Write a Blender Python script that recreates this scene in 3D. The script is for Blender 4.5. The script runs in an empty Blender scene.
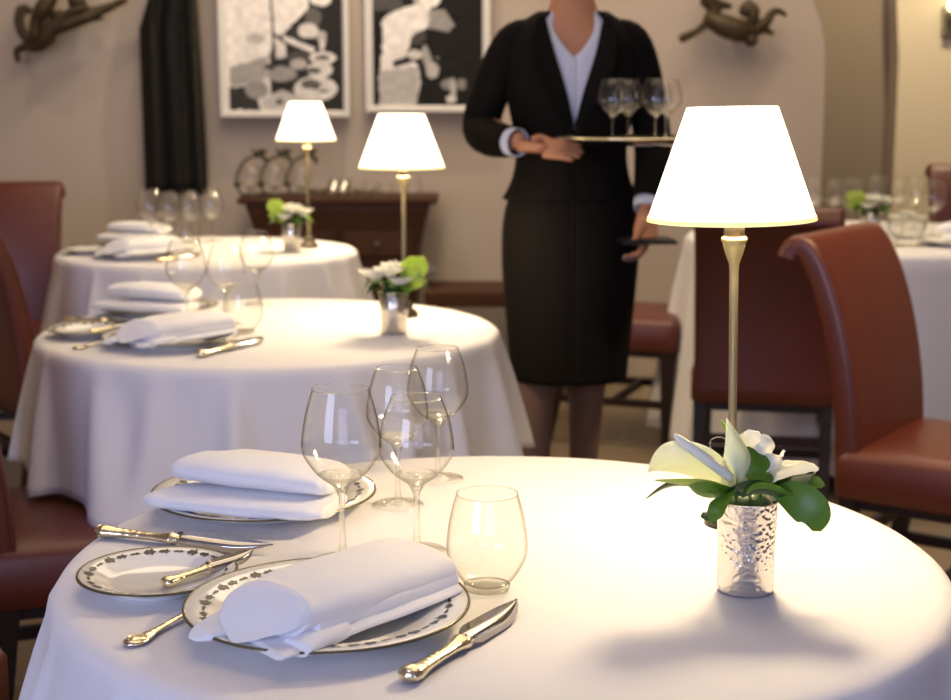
import bpy, bmesh, math, random
from mathutils import Vector, Matrix, noise
random.seed(7)
R = math.radians
SC = bpy.context.scene
COL = SC.collection

# ------------------------------------------------------------------ camera, world, light, exposure
PITCH = R(9.75); FPX = 1514.0; EYE = 1.25
cam = bpy.data.cameras.new('camera'); co = bpy.data.objects.new('camera', cam); COL.objects.link(co)
co.location = (0, 0, EYE); co.rotation_euler = (R(90) - PITCH, 0, 0)
cam.sensor_width = 36; cam.lens = FPX / 951 * 36; cam.clip_start = .05; cam.clip_end = 60
cam.dof.use_dof = True; cam.dof.focus_distance = 1.55; cam.dof.aperture_fstop = 7.0
SC.camera = co
w = bpy.data.worlds.new('world'); SC.world = w; w.use_nodes = True
w.node_tree.nodes['Background'].inputs[0].default_value = (.42, .52, 1, 1)
w.node_tree.nodes['Background'].inputs[1].default_value = .22
SC.view_settings.view_transform = 'Standard'; SC.view_settings.look = 'None'
SC.view_settings.gamma = 1; SC.view_settings.exposure = 0.62; SC.view_settings.use_curve_mapping = False
SC.cycles.use_denoising = True; SC.cycles.max_bounces = 12; SC.cycles.transparent_max_bounces = 24
SC.cycles.sample_clamp_indirect = 4; SC.cycles.caustics_reflective = False; SC.cycles.caustics_refractive = False

def light(name, kind, loc, power, color, size=.2, target=None, spot=60, blend=.6, sy=None):
    l = bpy.data.lights.new(name, kind); o = bpy.data.objects.new(name, l); COL.objects.link(o)
    o.location = loc; l.energy = power; l.color = color
    if kind == 'AREA':
        l.size = size
        if sy: l.shape = 'RECTANGLE'; l.size_y = sy
    else: l.shadow_soft_size = size
    if kind == 'SPOT': l.spot_size = R(spot); l.spot_blend = blend
    if target: o.rotation_euler = (Vector(target) - Vector(loc)).to_track_quat('-Z', 'Y').to_euler()
    return o
WARM = (1, .72, .42); AMB = (1, .79, .56); COOL = (.58, .64, 1)
light('assumed_daylight_left', 'AREA', (-2.2, -1.6, 1.7), 46, COOL, 1.8, (-.1, 1.7, .7), sy=1.6)  # assumed cool light from behind left of the camera; no window is built
light('assumed_daylight_centre', 'AREA', (.6, -2.2, 1.6), 16, COOL, 1.8, (.1, 1.7, .6), sy=1.4)  # second cool fill added behind the camera, unseen, with no window there
light('overhead_fill_centre', 'AREA', (-.2, 3.0, 2.95), 17, AMB, 2.4, (-.2, 3.0, 0), sy=2.6)  # warm overhead fill added out of view, no ceiling lamp modelled
light('overhead_fill_back', 'AREA', (.2, 5.2, 2.95), 32, AMB, 3.2, (.2, 5.2, 0), sy=1.6)  # another added warm fill overhead, towards the back wall, without a fixture
light('picture_spot', 'SPOT', (-.32, 6.05, 3.0), 48, (1, .86, .66), .03, (-.75, 6.62, 1.25), 75, .8)  # unseen ceiling spot, assumed from the shadows below the frames
light('wall_spot_left', 'SPOT', (-2.0, 5.7, 3.0), 14, AMB, .05, (-1.9, 6.6, 1.5), 80, .9)  # assumed spot out of view, lighting the left part of the back wall
light('wall_spot_right', 'SPOT', (1.0, 5.7, 3.0), 16, AMB, .05, (1.0, 6.6, 1.4), 80, .9)  # unseen spot added over the right part of the back wall
light('table_spot_right', 'SPOT', (1.35, 4.6, 3.0), 60, (1, .82, .56), .06, (1.40, 5.3, .75), 46, .8)  # assumed spot above the right-hand table, no fixture modelled
light('chair_fill_right', 'SPOT', (1.5, 2.9, 2.95), 150, (1, .72, .38), .06, (1.02, 3.35, .8), 40, .8)  # unseen spot added to brighten the right chair's back
light('alcove_spot', 'SPOT', (2.1, 6.6, 2.7), 75, (1, .83, .55), .06, (2.15, 7.5, 1.3), 100, .9)  # unseen spot added to light the alcove wall

def at(x, y, z):                       # a point of the photograph met with a horizontal plane z
    a = (x - 475.5) / FPX; b = -(y - 350) / FPX
    d = Vector((a, math.cos(PITCH) + b * math.sin(PITCH), -math.sin(PITCH) + b * math.cos(PITCH)))
    t = (z - EYE) / d.z
    return Vector((d.x * t, d.y * t, z))
def atY(x, y, Y):                      # ... met with a vertical plane at distance Y
    a = (x - 475.5) / FPX; b = -(y - 350) / FPX
    d = Vector((a, math.cos(PITCH) + b * math.sin(PITCH), -math.sin(PITCH) + b * math.cos(PITCH)))
    t = Y / d.y
    return Vector((d.x * t, Y, EYE + d.z * t))

# ------------------------------------------------------------------ materials
def mat(name, col, rough=.5, metal=0, bump=None, var=None, trans=0, ior=1.45, sheen=0, coat=0, emit=None, estr=0, sss=0, spec=None):
    m = bpy.data.materials.new(name); m.use_nodes = True; nt = m.node_tree; b = nt.nodes['Principled BSDF']
    b.inputs['Base Color'].default_value = (*col, 1); b.inputs['Roughness'].default_value = rough
    b.inputs['Metallic'].default_value = metal; b.inputs['IOR'].default_value = ior
    b.inputs['Transmission Weight'].default_value = trans; b.inputs['Sheen Weight'].default_value = sheen
    b.inputs['Coat Weight'].default_value = coat
    if spec is not None: b.inputs['Specular IOR Level'].default_value = spec
    if sss: b.inputs['Subsurface Weight'].default_value = sss; b.inputs['Subsurface Radius'].default_value = (.01, .005, .003)
    if emit: b.inputs['Emission Color'].default_value = (*emit, 1); b.inputs['Emission Strength'].default_value = estr
    tc = nt.nodes.new('ShaderNodeTexCoord')
    if var:                            # (scale, second colour)
        n = nt.nodes.new('ShaderNodeTexNoise'); n.inputs['Scale'].default_value = var[0]; n.inputs['Detail'].default_value = 5
        mx = nt.nodes.new('ShaderNodeMix'); mx.data_type = 'RGBA'
        mx.inputs[6].default_value = (*col, 1); mx.inputs[7].default_value = (*var[1], 1)
        nt.links.new(tc.outputs['Object'], n.inputs['Vector']); nt.links.new(n.outputs['Fac'], mx.inputs[0])
        nt.links.new(mx.outputs[2], b.inputs['Base Color'])
    if bump:                           # (kind, scale, strength, distance)
        n = nt.nodes.new('ShaderNodeTexVoronoi' if bump[0] == 'v' else 'ShaderNodeTexNoise')
        n.inputs['Scale'].default_value = bump[1]
        if bump[0] == 'v': n.feature = 'SMOOTH_F1'
        bp = nt.nodes.new('ShaderNodeBump'); bp.inputs['Strength'].default_value = bump[2]; bp.inputs['Distance'].default_value = bump[3]
        nt.links.new(tc.outputs['Object'], n.inputs['Vector'])
        nt.links.new(n.outputs['Distance' if bump[0] == 'v' else 'Fac'], bp.inputs['Height'])
        nt.links.new(bp.outputs[0], b.inputs['Normal'])
    return m
def petal_mat(name, col, col2, tl=.45, rough=.5):
    m = mat(name, col, rough, var=(28, col2)); nt = m.node_tree; b = nt.nodes['Principled BSDF']; out = nt.nodes['Material Output']
    tb = nt.nodes.new('ShaderNodeBsdfTranslucent'); mx = nt.nodes.new('ShaderNodeMixShader'); mx.inputs[0].default_value = tl
    src = b.inputs['Base Color'].links[0].from_socket
    nt.links.new(src, tb.inputs[0]); nt.links.new(b.outputs[0], mx.inputs[1]); nt.links.new(tb.outputs[0], mx.inputs[2]); nt.links.new(mx.outputs[0], out.inputs[0])
    return m
def thin_glass(name, edge=(.42, .39, .27), base=(.99, .99, .975), refl=.8):
    m = bpy.data.materials.new(name); m.use_nodes = True; nt = m.node_tree
    nt.nodes.remove(nt.nodes['Principled BSDF']); out = nt.nodes['Material Output']
    lw = nt.nodes.new('ShaderNodeLayerWeight'); lw.inputs['Blend'].default_value = .5
    cr = nt.nodes.new('ShaderNodeValToRGB'); e = cr.color_ramp.elements
    e[0].position = .56; e[0].color = (*base, 1); e[1].position = 1; e[1].color = (*edge, 1)
    tr = nt.nodes.new('ShaderNodeBsdfTransparent'); gl = nt.nodes.new('ShaderNodeBsdfGlossy'); gl.inputs['Roughness'].default_value = .02
    pw = nt.nodes.new('ShaderNodeMath'); pw.operation = 'POWER'; pw.inputs[1].default_value = 4.5
    fr = nt.nodes.new('ShaderNodeMath'); fr.operation = 'MULTIPLY_ADD'; fr.inputs[1].default_value = .75; fr.inputs[2].default_value = .085
    nt.links.new(lw.outputs['Facing'], pw.inputs[0]); nt.links.new(pw.outputs[0], fr.inputs[0])
    mu = nt.nodes.new('ShaderNodeMath'); mu.operation = 'MULTIPLY'; mu.inputs[1].default_value = refl
    mx = nt.nodes.new('ShaderNodeMixShader')
    nt.links.new(lw.outputs['Facing'], cr.inputs[0]); nt.links.new(cr.outputs[0], tr.inputs[0])
    nt.links.new(fr.outputs[0], mu.inputs[0]); nt.links.new(mu.outputs[0], mx.inputs[0])
    nt.links.new(tr.outputs[0], mx.inputs[1]); nt.links.new(gl.outputs[0], mx.inputs[2]); nt.links.new(mx.outputs[0], out.inputs[0])
    return m
def half_glass(name):
    m = mat(name, (1, 1, .99), 0, trans=1, ior=1.4); nt = m.node_tree; b = nt.nodes['Principled BSDF']; out = nt.nodes['Material Output']
    tr = nt.nodes.new('ShaderNodeBsdfTransparent'); tr.inputs[0].default_value = (.97, .965, .93, 1); mx = nt.nodes.new('ShaderNodeMixShader'); mx.inputs[0].default_value = .66
    nt.links.new(b.outputs[0], mx.inputs[1]); nt.links.new(tr.outputs[0], mx.inputs[2]); nt.links.new(mx.outputs[0], out.inputs[0]); return m
M = dict(
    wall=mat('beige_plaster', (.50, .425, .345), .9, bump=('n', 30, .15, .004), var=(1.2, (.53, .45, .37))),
    niche=mat('shaded_plaster', (.26, .205, .155), .9, bump=('n', 30, .15, .004)),  # shade on the recessed wall strip, put into a darker plaster colour
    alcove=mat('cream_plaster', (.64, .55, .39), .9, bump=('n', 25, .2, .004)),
    ceil=mat('ceiling_plaster', (.62, .56, .5), .9),
    linen=mat('white_linen', (.80, .785, .79), .85, sheen=.15, bump=('n', 900, .12, .0006)),
    napkin=mat('white_napkin_linen', (.84, .84, .86), .85, sheen=.2, bump=('n', 700, .15, .0006)),
    china=mat('white_porcelain', (.80, .80, .78), .12, coat=.5),
    leafink=mat('dark_olive_glaze', (.03, .03, .012), .25),
    rim=mat('gilt_rim', (.16, .14, .08), .25, .5),
    gold=mat('gold_plate', (.88, .78, .54), .16, 1, bump=('n', 160, .5, .0015)),
    goldp=mat('plain_gold_plate', (.86, .75, .50), .14, 1),
    steel=mat('polished_steel', (.50, .485, .47), .10, 1),
    hammered=mat('hammered_silver', (.86, .82, .78), .12, 1, bump=('v', 230, .45, .003)),
    dullsilver=mat('brushed_silver', (.70, .66, .60), .25, 1, bump=('v', 120, .4, .003)),
    brass=mat('aged_brass', (.30, .26, .16), .38, .75, bump=('n', 120, .25, .001), var=(60, (.20, .17, .11))),
    darkbronze=mat('dark_bronze', (.06, .048, .035), .35, .6),
    bronze=mat('old_bronze', (.035, .021, .010), .5, .3, bump=('n', 30, .6, .01), var=(14, (.085, .06, .022))),
    shade=mat('lit_shade_fabric', (.9, .85, .7), .8, emit=(1, .87, .60), estr=2.6),
    trim=mat('yellow_shade_tape', (.85, .72, .3), .7, emit=(1, .82, .32), estr=.75),
    leather=mat('russet_leather', (.112, .018, .006), .40, bump=('n', 220, .25, .002), var=(9, (.095, .013, .006)), spec=.8),
    darkwood=mat('dark_stained_wood', (.016, .006, .004), .45, bump=('n', 40, .2, .002)),
    wood=mat('mahogany', (.050, .018, .007), .55, bump=('n', 25, .15, .002), var=(6, (.075, .028, .010)), spec=.3),
    greystone=mat('grey_shelf_paint', (.20, .19, .20), .5),
    bowl=thin_glass('clear_bowl_glass'),
    glass=half_glass('clear_solid_glass'),
    white_frame=mat('white_frame_paint', (.80, .77, .70), .5),
    matboard=mat('ivory_mount', (.78, .74, .66), .8),
    spathe=petal_mat('cream_spathe', (.93, .93, .84), (.84, .89, .58)),
    white=petal_mat('white_petal', (.92, .91, .86), (.88, .88, .80)),
    lime=petal_mat('lime_spathe', (.44, .60, .06), (.58, .70, .18), .4, .4),
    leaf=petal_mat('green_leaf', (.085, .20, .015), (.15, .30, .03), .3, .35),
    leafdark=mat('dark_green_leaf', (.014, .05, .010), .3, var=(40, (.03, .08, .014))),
    spadix=mat('pale_spadix', (.86, .85, .72), .6, bump=('v', 900, .6, .001)),
    black=mat('black_suit_wool', (.0045, .0035, .003), .85, bump=('n', 400, .1, .001), spec=.15),
    blackleather=mat('black_leatherette', (.01, .009, .009), .4),
    blouse=mat('pale_blue_blouse', (.52, .55, .68), .7),
    skin=mat('skin', (.46, .21, .11), .5, sss=.1),
    tights=mat('sheer_dark_tights', (.16, .10, .09), .6),
    hair=mat('brown_hair', (.05, .026, .012), .5),
    eyewhite=mat('eye_white', (.8, .8, .78), .2), iris=mat('iris_brown', (.05, .03, .02), .2), lip=mat('lips', (.42, .12, .10), .4),
    candle=mat('candle_wax', (.55, .42, .33), .5),
    flame=mat('candle_flame', (1, .9, .7), .5, emit=(1, .80, .55), estr=2.5),
    bulb=mat('bulb_glow', (1, .9, .7), .5, emit=(1, .85, .55), estr=9),
)
# floor: large stone tiles
mf = bpy.data.materials.new('stone_tile_floor'); mf.use_nodes = True; nt = mf.node_tree; b = nt.nodes['Principled BSDF']
tc = nt.nodes.new('ShaderNodeTexCoord'); mp = nt.nodes.new('ShaderNodeMapping'); mp.inputs['Rotation'].default_value = (0, 0, R(12))
br = nt.nodes.new('ShaderNodeTexBrick'); br.offset = .5; br.inputs['Scale'].default_value = 1
br.inputs['Color1'].default_value = (.22, .165, .10, 1); br.inputs['Color2'].default_value = (.17, .12, .075, 1)
br.inputs['Mortar'].default_value = (.27, .22, .15, 1); br.inputs['Mortar Size'].default_value = .006
br.inputs['Brick Width'].default_value = .6; br.inputs['Row Height'].default_value = .4
nt.links.new(tc.outputs['Object'], mp.inputs[0]); nt.links.new(mp.outputs[0], br.inputs[0]); nt.links.new(br.outputs[0], b.inputs['Base Color'])
b.inputs['Roughness'].default_value = .35; M['floor'] = mf
# curtain: dark brocade with vertical rows of olive ornament
mc = bpy.data.materials.new('dark_brocade'); mc.use_nodes = True; nt = mc.node_tree; b = nt.nodes['Principled BSDF']
tc = nt.nodes.new('ShaderNodeTexCoord'); wv = nt.nodes.new('ShaderNodeTexWave'); wv.bands_direction = 'X'; wv.inputs['Scale'].default_value = 5.2
wv.inputs['Distortion'].default_value = 1.2; wv.inputs['Detail Scale'].default_value = 6
vo = nt.nodes.new('ShaderNodeTexVoronoi'); vo.inputs['Scale'].default_value = 22
cr = nt.nodes.new('ShaderNodeValToRGB'); cr.color_ramp.elements[0].position = .86; cr.color_ramp.elements[0].color = (.002, .0015, .0015, 1)
cr.color_ramp.elements[1].position = 1; cr.color_ramp.elements[1].color = (.030, .024, .010, 1)
c2 = nt.nodes.new('ShaderNodeValToRGB'); c2.color_ramp.elements[0].color = (.035, .010, .004, 1); c2.color_ramp.elements[0].position = .05
c2.color_ramp.elements[1].color = (0, 0, 0, 1); c2.color_ramp.elements[1].position = .22
ad = nt.nodes.new('ShaderNodeMix'); ad.data_type = 'RGBA'; ad.blend_type = 'ADD'; ad.inputs[0].default_value = .35
nt.links.new(tc.outputs['Object'], wv.inputs[0]); nt.links.new(tc.outputs['Object'], vo.inputs[0])
nt.links.new(wv.outputs['Fac'], cr.inputs[0]); nt.links.new(vo.outputs['Distance'], c2.inputs[0])
nt.links.new(cr.outputs[0], ad.inputs[6]); nt.links.new(c2.outputs[0], ad.inputs[7]); nt.links.new(ad.outputs[2], b.inputs['Base Color'])
b.inputs['Roughness'].default_value = .9; M['brocade'] = mc
mp_ = bpy.data.materials.new('photo_print'); mp_.use_nodes = True; nt = mp_.node_tree; b = nt.nodes['Principled BSDF']
at_ = nt.nodes.new('ShaderNodeAttribute'); at_.attribute_name = 'Col'; nt.links.new(at_.outputs['Color'], b.inputs['Base Color'])
b.inputs['Roughness'].default_value = .6; b.inputs['Specular IOR Level'].default_value = .1; M['print'] = mp_

# ------------------------------------------------------------------ object helpers
def props(o, label=None, cat=None, group=None, kind=None):
    if label: o['label'] = label
    if cat: o['category'] = cat
    if group: o['group'] = group
    if kind: o['kind'] = kind
    return o
def thing(name, label, cat, loc=(0, 0, 0), rz=0, group=None):
    o = bpy.data.objects.new(name, None); COL.objects.link(o); o.location = loc; o.rotation_euler = (0, 0, rz)
    o.empty_display_size = .05
    return props(o, label, cat, group)
def kids(o): return [c for c in bpy.data.objects if c.parent == o]
def dup(o, loc=None, rz=None, label=None, group=None, parent=None, scale=None):
    c = o.copy(); COL.objects.link(c); c.parent = parent
    if loc is not None: c.location = loc
    if rz is not None: c.rotation_euler = (0, 0, rz)
    if scale is not None: c.scale = scale if hasattr(scale, '__len__') else (scale,) * 3
    if label: c['label'] = label
    if group: c['group'] = group
    for ch in kids(o): dup(ch, parent=c)
    return c

class MB:
    def __init__(s): s.bm = bmesh.new(); s.mi = 0
    def face(s, vs):
        try: f = s.bm.faces.new(vs); f.material_index = s.mi; f.smooth = True; return f
        except ValueError: return None
    def box(s, c, d, rz=0, rx=0, ry=0, taper=1.0):
        mt = Matrix.Translation(c) @ Matrix.Rotation(rz, 4, 'Z') @ Matrix.Rotation(ry, 4, 'Y') @ Matrix.Rotation(rx, 4, 'X')
        v = []
        for z in (-1, 1):
            k = taper if z < 0 else 1
            for x, y in ((-1, -1), (1, -1), (1, 1), (-1, 1)): v.append(s.bm.verts.new(mt @ Vector((x * d[0] / 2 * k, y * d[1] / 2 * k, z * d[2] / 2))))
        for q in ((3, 2, 1, 0), (4, 5, 6, 7), (0, 1, 5, 4), (1, 2, 6, 5), (2, 3, 7, 6), (3, 0, 4, 7)):
            f = s.face([v[i] for i in q])
            if f: f.smooth = False
        return s
    def rings(s, rs, closed=True, cap=True):
        V = [[s.bm.verts.new(p) for p in r] for r in rs]; n = len(V[0])
        for a, b in zip(V, V[1:]):
            for i in range(n if closed else n - 1):
                j = (i + 1) % n; s.face([a[i], a[j], b[j], b[i]])
        if cap and closed:
            s.face(V[0][::-1]); s.face(V[-1])
        return V
    def lathe(s, prof, n=32, c=(0, 0, 0), sx=1, sy=1, closed=False):
        rs = [[Vector((c[0] + r * sx * math.cos(2 * math.pi * i / n), c[1] + r * sy * math.sin(2 * math.pi * i / n), c[2] + z)) for i in range(n)] for r, z in prof]
        V = s.rings(rs, cap=False)
        if prof[0][0] < .0012: bmesh.ops.pointmerge(s.bm, verts=V[0], merge_co=Vector((c[0], c[1], c[2] + prof[0][1])))
        elif closed: s.face(V[0][::-1])
        if prof[-1][0] < .0012: bmesh.ops.pointmerge(s.bm, verts=V[-1], merge_co=Vector((c[0], c[1], c[2] + prof[-1][1])))
        elif closed: s.face(V[-1])
        return s
    def tube(s, pts, r, n=10, flat=1.0, up=None, cap=True):
        pts = [Vector(p) for p in pts]; rs = []
        if not hasattr(r, '__len__'): r = [r] * len(pts)
        ref = Vector(up) if up else None
        for i, p in enumerate(pts):
            t = (pts[min(i + 1, len(pts) - 1)] - pts[max(i - 1, 0)]).normalized()
            if ref is None: ref = Vector((0, 0, 1)) if abs(t.z) < .9 else Vector((0, 1, 0))
            a = ref.cross(t).normalized(); b_ = t.cross(a).normalized()
            if not up: ref = b_
            rs.append([p + a * (r[i] * math.cos(2 * math.pi * k / n)) + b_ * (r[i] * flat * math.sin(2 * math.pi * k / n)) for k in range(n)])
        s.rings(rs, cap=cap); return s
    def ball(s, c, rad, u=16, v=10, rot=None):
        if not hasattr(rad, '__len__'): rad = (rad,) * 3
        mt = Matrix.Translation(c) @ (rot or Matrix()) @ Matrix.Diagonal((*rad, 1))
        r = bmesh.ops.create_uvsphere(s.bm, u_segments=u, v_segments=v, radius=1, matrix=mt)
        for ve in r['verts']:
            for f in ve.link_faces: f.material_index = s.mi; f.smooth = True
        return s
    def petal(s, spine, wid, side, cup=.3, nu=7, thick=.0006, ruffle=0, curl=0):
        """a leaf or petal: a spine of points, half widths, side vector, cupping"""
        sp = smooth(spine, 12); W = smooth1(wid, len(sp)); S = Vector(side).normalized(); rows = []
        for i, p in enumerate(sp):
            t = (sp[min(i + 1, len(sp) - 1)] - sp[max(i - 1, 0)]).normalized()
            sd = (S - t * S.dot(t)).normalized(); nn = t.cross(sd).normalized(); row = []
            for k in range(nu):
                u = -1 + 2 * k / (nu - 1)
                row.append(p + sd * (u * W[i]) + nn * (cup * W[i] * u * u + ruffle * math.sin(i * 1.9 + k * 2.3) * abs(u) + curl * W[i] * u))
            rows.append(row)
        top = [[q for q in r] for r in rows]
        Vt = s.rings(top, closed=False)
        nn0 = Vector((0, 0, -thick))
        Vb = s.rings([[q + nn0 for q in r][::-1] for r in rows], closed=False)
        return s
    def skin(s, pts, edges, rad, sub=1, root=0):
        me = bpy.data.meshes.new('tmp'); me.from_pydata([Vector(p) for p in pts], edges, []); o = bpy.data.objects.new('tmp', me); COL.objects.link(o)
        o.modifiers.new('s', 'SKIN'); sv = me.skin_vertices[0].data
        for i, q in enumerate(rad):
            sv[i].radius = q if hasattr(q, '__len__') else (q, q); sv[i].use_root = (i == root)
        sm = o.modifiers.new('u', 'SUBSURF'); sm.levels = sub
        dg = bpy.context.evaluated_depsgraph_get(); dg.update(); ev = o.evaluated_get(dg); m2 = bpy.data.meshes.new_from_object(ev)
        n0 = len(s.bm.faces); s.bm.from_mesh(m2); s.bm.faces.ensure_lookup_table()
        for f in s.bm.faces[n0:]: f.smooth = True; f.material_index = s.mi
        bpy.data.objects.remove(o); bpy.data.meshes.remove(me); bpy.data.meshes.remove(m2); return s
    def move(s, mt): bmesh.ops.transform(s.bm, matrix=mt, verts=s.bm.verts); return s
    def build(s, name, m, parent=None, bevel=0, seg=2, sub=0, solid=0, recalc=True):
        if recalc: bmesh.ops.recalc_face_normals(s.bm, faces=s.bm.faces)
        me = bpy.data.meshes.new(name); s.bm.to_mesh(me); s.bm.free()
        for x in (m if isinstance(m, (list, tuple)) else [m]): me.materials.append(M[x] if isinstance(x, str) else x)
        o = bpy.data.objects.new(name, me); COL.objects.link(o); o.parent = parent
        if solid: q = o.modifiers.new('solid', 'SOLIDIFY'); q.thickness = solid; q.offset = 0
        if bevel: q = o.modifiers.new('bevel', 'BEVEL'); q.width = bevel; q.segments = seg; q.limit_method = 'ANGLE'; q.angle_limit = R(40)
        if sub: q = o.modifiers.new('sub', 'SUBSURF'); q.levels = sub; q.render_levels = sub
        return o
def smooth(pts, n):
    pts = [Vector(p) for p in pts]
    if len(pts) == 2: return [pts[0].lerp(pts[1], i / (n - 1)) for i in range(n)]
    out = []; m = len(pts) - 1
    for i in range(n):
        f = i / (n - 1) * m; k = min(int(f), m - 1); t = f - k
        p0, p1, p2, p3 = pts[max(k - 1, 0)], pts[k], pts[k + 1], pts[min(k + 2, m)]
        out.append(.5 * ((2 * p1) + (p2 - p0) * t + (2 * p0 - 5 * p1 + 4 * p2 - p3) * t * t + (3 * p1 - p0 - 3 * p2 + p3) * t ** 3))
    return out
def smooth1(v, n): return [max(0.0004, p.x) for p in smooth([(x, 0, 0) for x in v], n)]
def smooth2(v, n): return [(p.x, p.y) for p in smooth([(a, b_, 0) for a, b_ in v], n)]

# ------------------------------------------------------------------ the room
WY = 6.6
def slab(name, poly, y0, y1, m):       # a wall: polygon in X,Z pushed from y0 to y1
    k = MB(); a = [k.bm.verts.new((x, y0, z)) for x, z in poly]; b_ = [k.bm.verts.new((x, y1, z)) for x, z in poly]
    k.face(a); k.face(b_[::-1])
    for i in range(len(a)): j = (i + 1) % len(a); k.face([a[i], b_[i], b_[j], a[j]])
    for f in k.bm.faces: f.smooth = False
    return props(k.build(name, m), kind='structure')
props(MB().box((.2, 2.6, -.05), (6.4, 11, .1)).build('floor', 'floor'), kind='structure')
props(MB().box((.2, 2.6, 3.15), (6.4, 11, .1)).build('ceiling', 'ceil'), kind='structure')
slab('wall_back', [(-3, 0), (1.50, 0), (1.50, 1.25), (1.495, 1.42), (1.475, 1.52), (1.44, 1.62), (1.36, 1.8), (1.2, 2.05), (.9, 2.4), (.9, 3.1), (-3, 3.1)], WY, WY + .3, 'wall')
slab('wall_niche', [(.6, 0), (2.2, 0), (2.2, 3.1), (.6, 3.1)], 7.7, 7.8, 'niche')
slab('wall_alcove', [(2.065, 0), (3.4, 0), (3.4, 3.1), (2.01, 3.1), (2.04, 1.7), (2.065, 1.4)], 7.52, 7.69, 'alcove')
props(MB().box((-3.0, 2.6, 1.55), (.1, 11, 3.1)).build('wall_left', 'wall'), kind='structure')
props(MB().box((3.4, 2.6, 1.55), (.1, 11, 3.1)).build('wall_right', 'wall'), kind='structure')

# ------------------------------------------------------------------ cloths and tables
def make_folds(seed, n):               # hanging folds: narrow ridges at uneven angles, drifting as they fall
    rnd = random.Random(seed * 100); out = []; th = rnd.uniform(0, .5); end = th + 2 * math.pi
    while th < end - .12:
        out.append((th, rnd.uniform(.035, .085), rnd.uniform(.5, 1.3), rnd.uniform(-.14, .14))); th += 2 * math.pi / n * rnd.uniform(.55, 1.45)
    return out
def fold(th, s, F):
    v = 0
    for t0, w_, a_, dr in F:
        da = (th - t0 - dr * s + math.pi) % (2 * math.pi) - math.pi
        w2 = w_ * (.7 + .6 * s)
        if abs(da) < w2 * 3: v += a_ * math.exp(-(da / w2) ** 2)
    return v - .25
def cloth(name, c, Rt, drop, flare, amp, seed, label, dents=(), nth=320, group=None, pw=1.0):
    k = MB(); rows = []; F = make_folds(seed, 17)
    for r in (0.02, .12, .24, .34, .42, .5, .58, .66):
        if r < Rt - .03: rows.append((r, 0, 0))
    rows += [(Rt - .022, 0, 0), (Rt - .010, -.002, .0), (Rt - .003, -.007, .0), (Rt, -.016, .03)]
    nz = 16
    for i in range(1, nz + 1): rows.append((Rt, -.016 - (drop - .016) * i / nz, i / nz))
    R_ = []
    for r, z, s in rows:
        ring = []
        for i in range(nth):
            th = 2 * math.pi * i / nth; rr = r; zz = z
            if s > 0:
                f = fold(th, s, F)
                rr += flare * (s ** .9) + amp * f * (s ** .75)
                for dth, dw, dd in dents:
                    da = (th - dth + math.pi) % (2 * math.pi) - math.pi
                    rr -= dd * math.exp(-(da / dw) ** 2) * min(1, s * 1.5)
                zz += -.012 * f * s * s + .006 * math.sin(5 * th + seed) * s
            elif r > .05:
                zz += .0007 * noise.noise(Vector((r * math.cos(th) * 7, r * math.sin(th) * 7, seed)))
            ring.append(Vector((rr * math.cos(th), rr * math.sin(th), zz)))
        R_.append(ring)
    V = k.rings(R_, cap=False); k.face(V[0][::-1])
    o = k.build(name, 'linen', solid=.0012); o.location = c
    return props(o, label, 'tablecloth', group)
def table(c, Rt, label):
    t = thing('round_table', label, 'table', (c[0], c[1], 0))
    MB().lathe([(Rt - .03, .715), (Rt - .01, .72), (Rt - .01, .738), (Rt - .02, .7425)], 64, closed=True).build('tabletop', 'darkwood', t)
    MB().lathe([(.05, .04), (.035, .1), (.03, .4), (.04, .66), (.12, .714)], 24, closed=True).build('pedestal', 'darkwood', t)
    MB().lathe([(.24, 0), (.24, .015), (.1, .04), (.05, .05)], 40, closed=True).build('base', 'darkwood', t)
TF = (.030, 1.585); TM = (-.435, 3.18); TB = (-.845, 4.77); TR = (1.38, 5.25)
cloth('tablecloth', (*TF, .75), .474, .30, .075, .052, 1.3, 'white linen tablecloth on the nearest round table, lit by the big lamp', pw=1.1)
cloth('tablecloth', (*TM, .75), .485, .262, .045, .054, 2.6, 'white tablecloth on the middle round table, hem falling over a red seat')
cloth('tablecloth', (*TB, .75), .47, .30, .06, .050, 4.1, 'white tablecloth on the farthest left round table, before the sideboard')
cloth('tablecloth', (*TR, .75), .64, .68, .085, .060, 5.2, 'long white tablecloth reaching the floor on the right-hand table', dents=((R(215), .35, .03),))
table(TF, .47, 'round table hidden under the nearest white cloth')
table(TM, .47, 'round table hidden under the middle white cloth')
table(TB, .455, 'round table hidden under the farthest left white cloth')
table(TR, .62, 'round table hidden under the long cloth at right')

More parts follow.
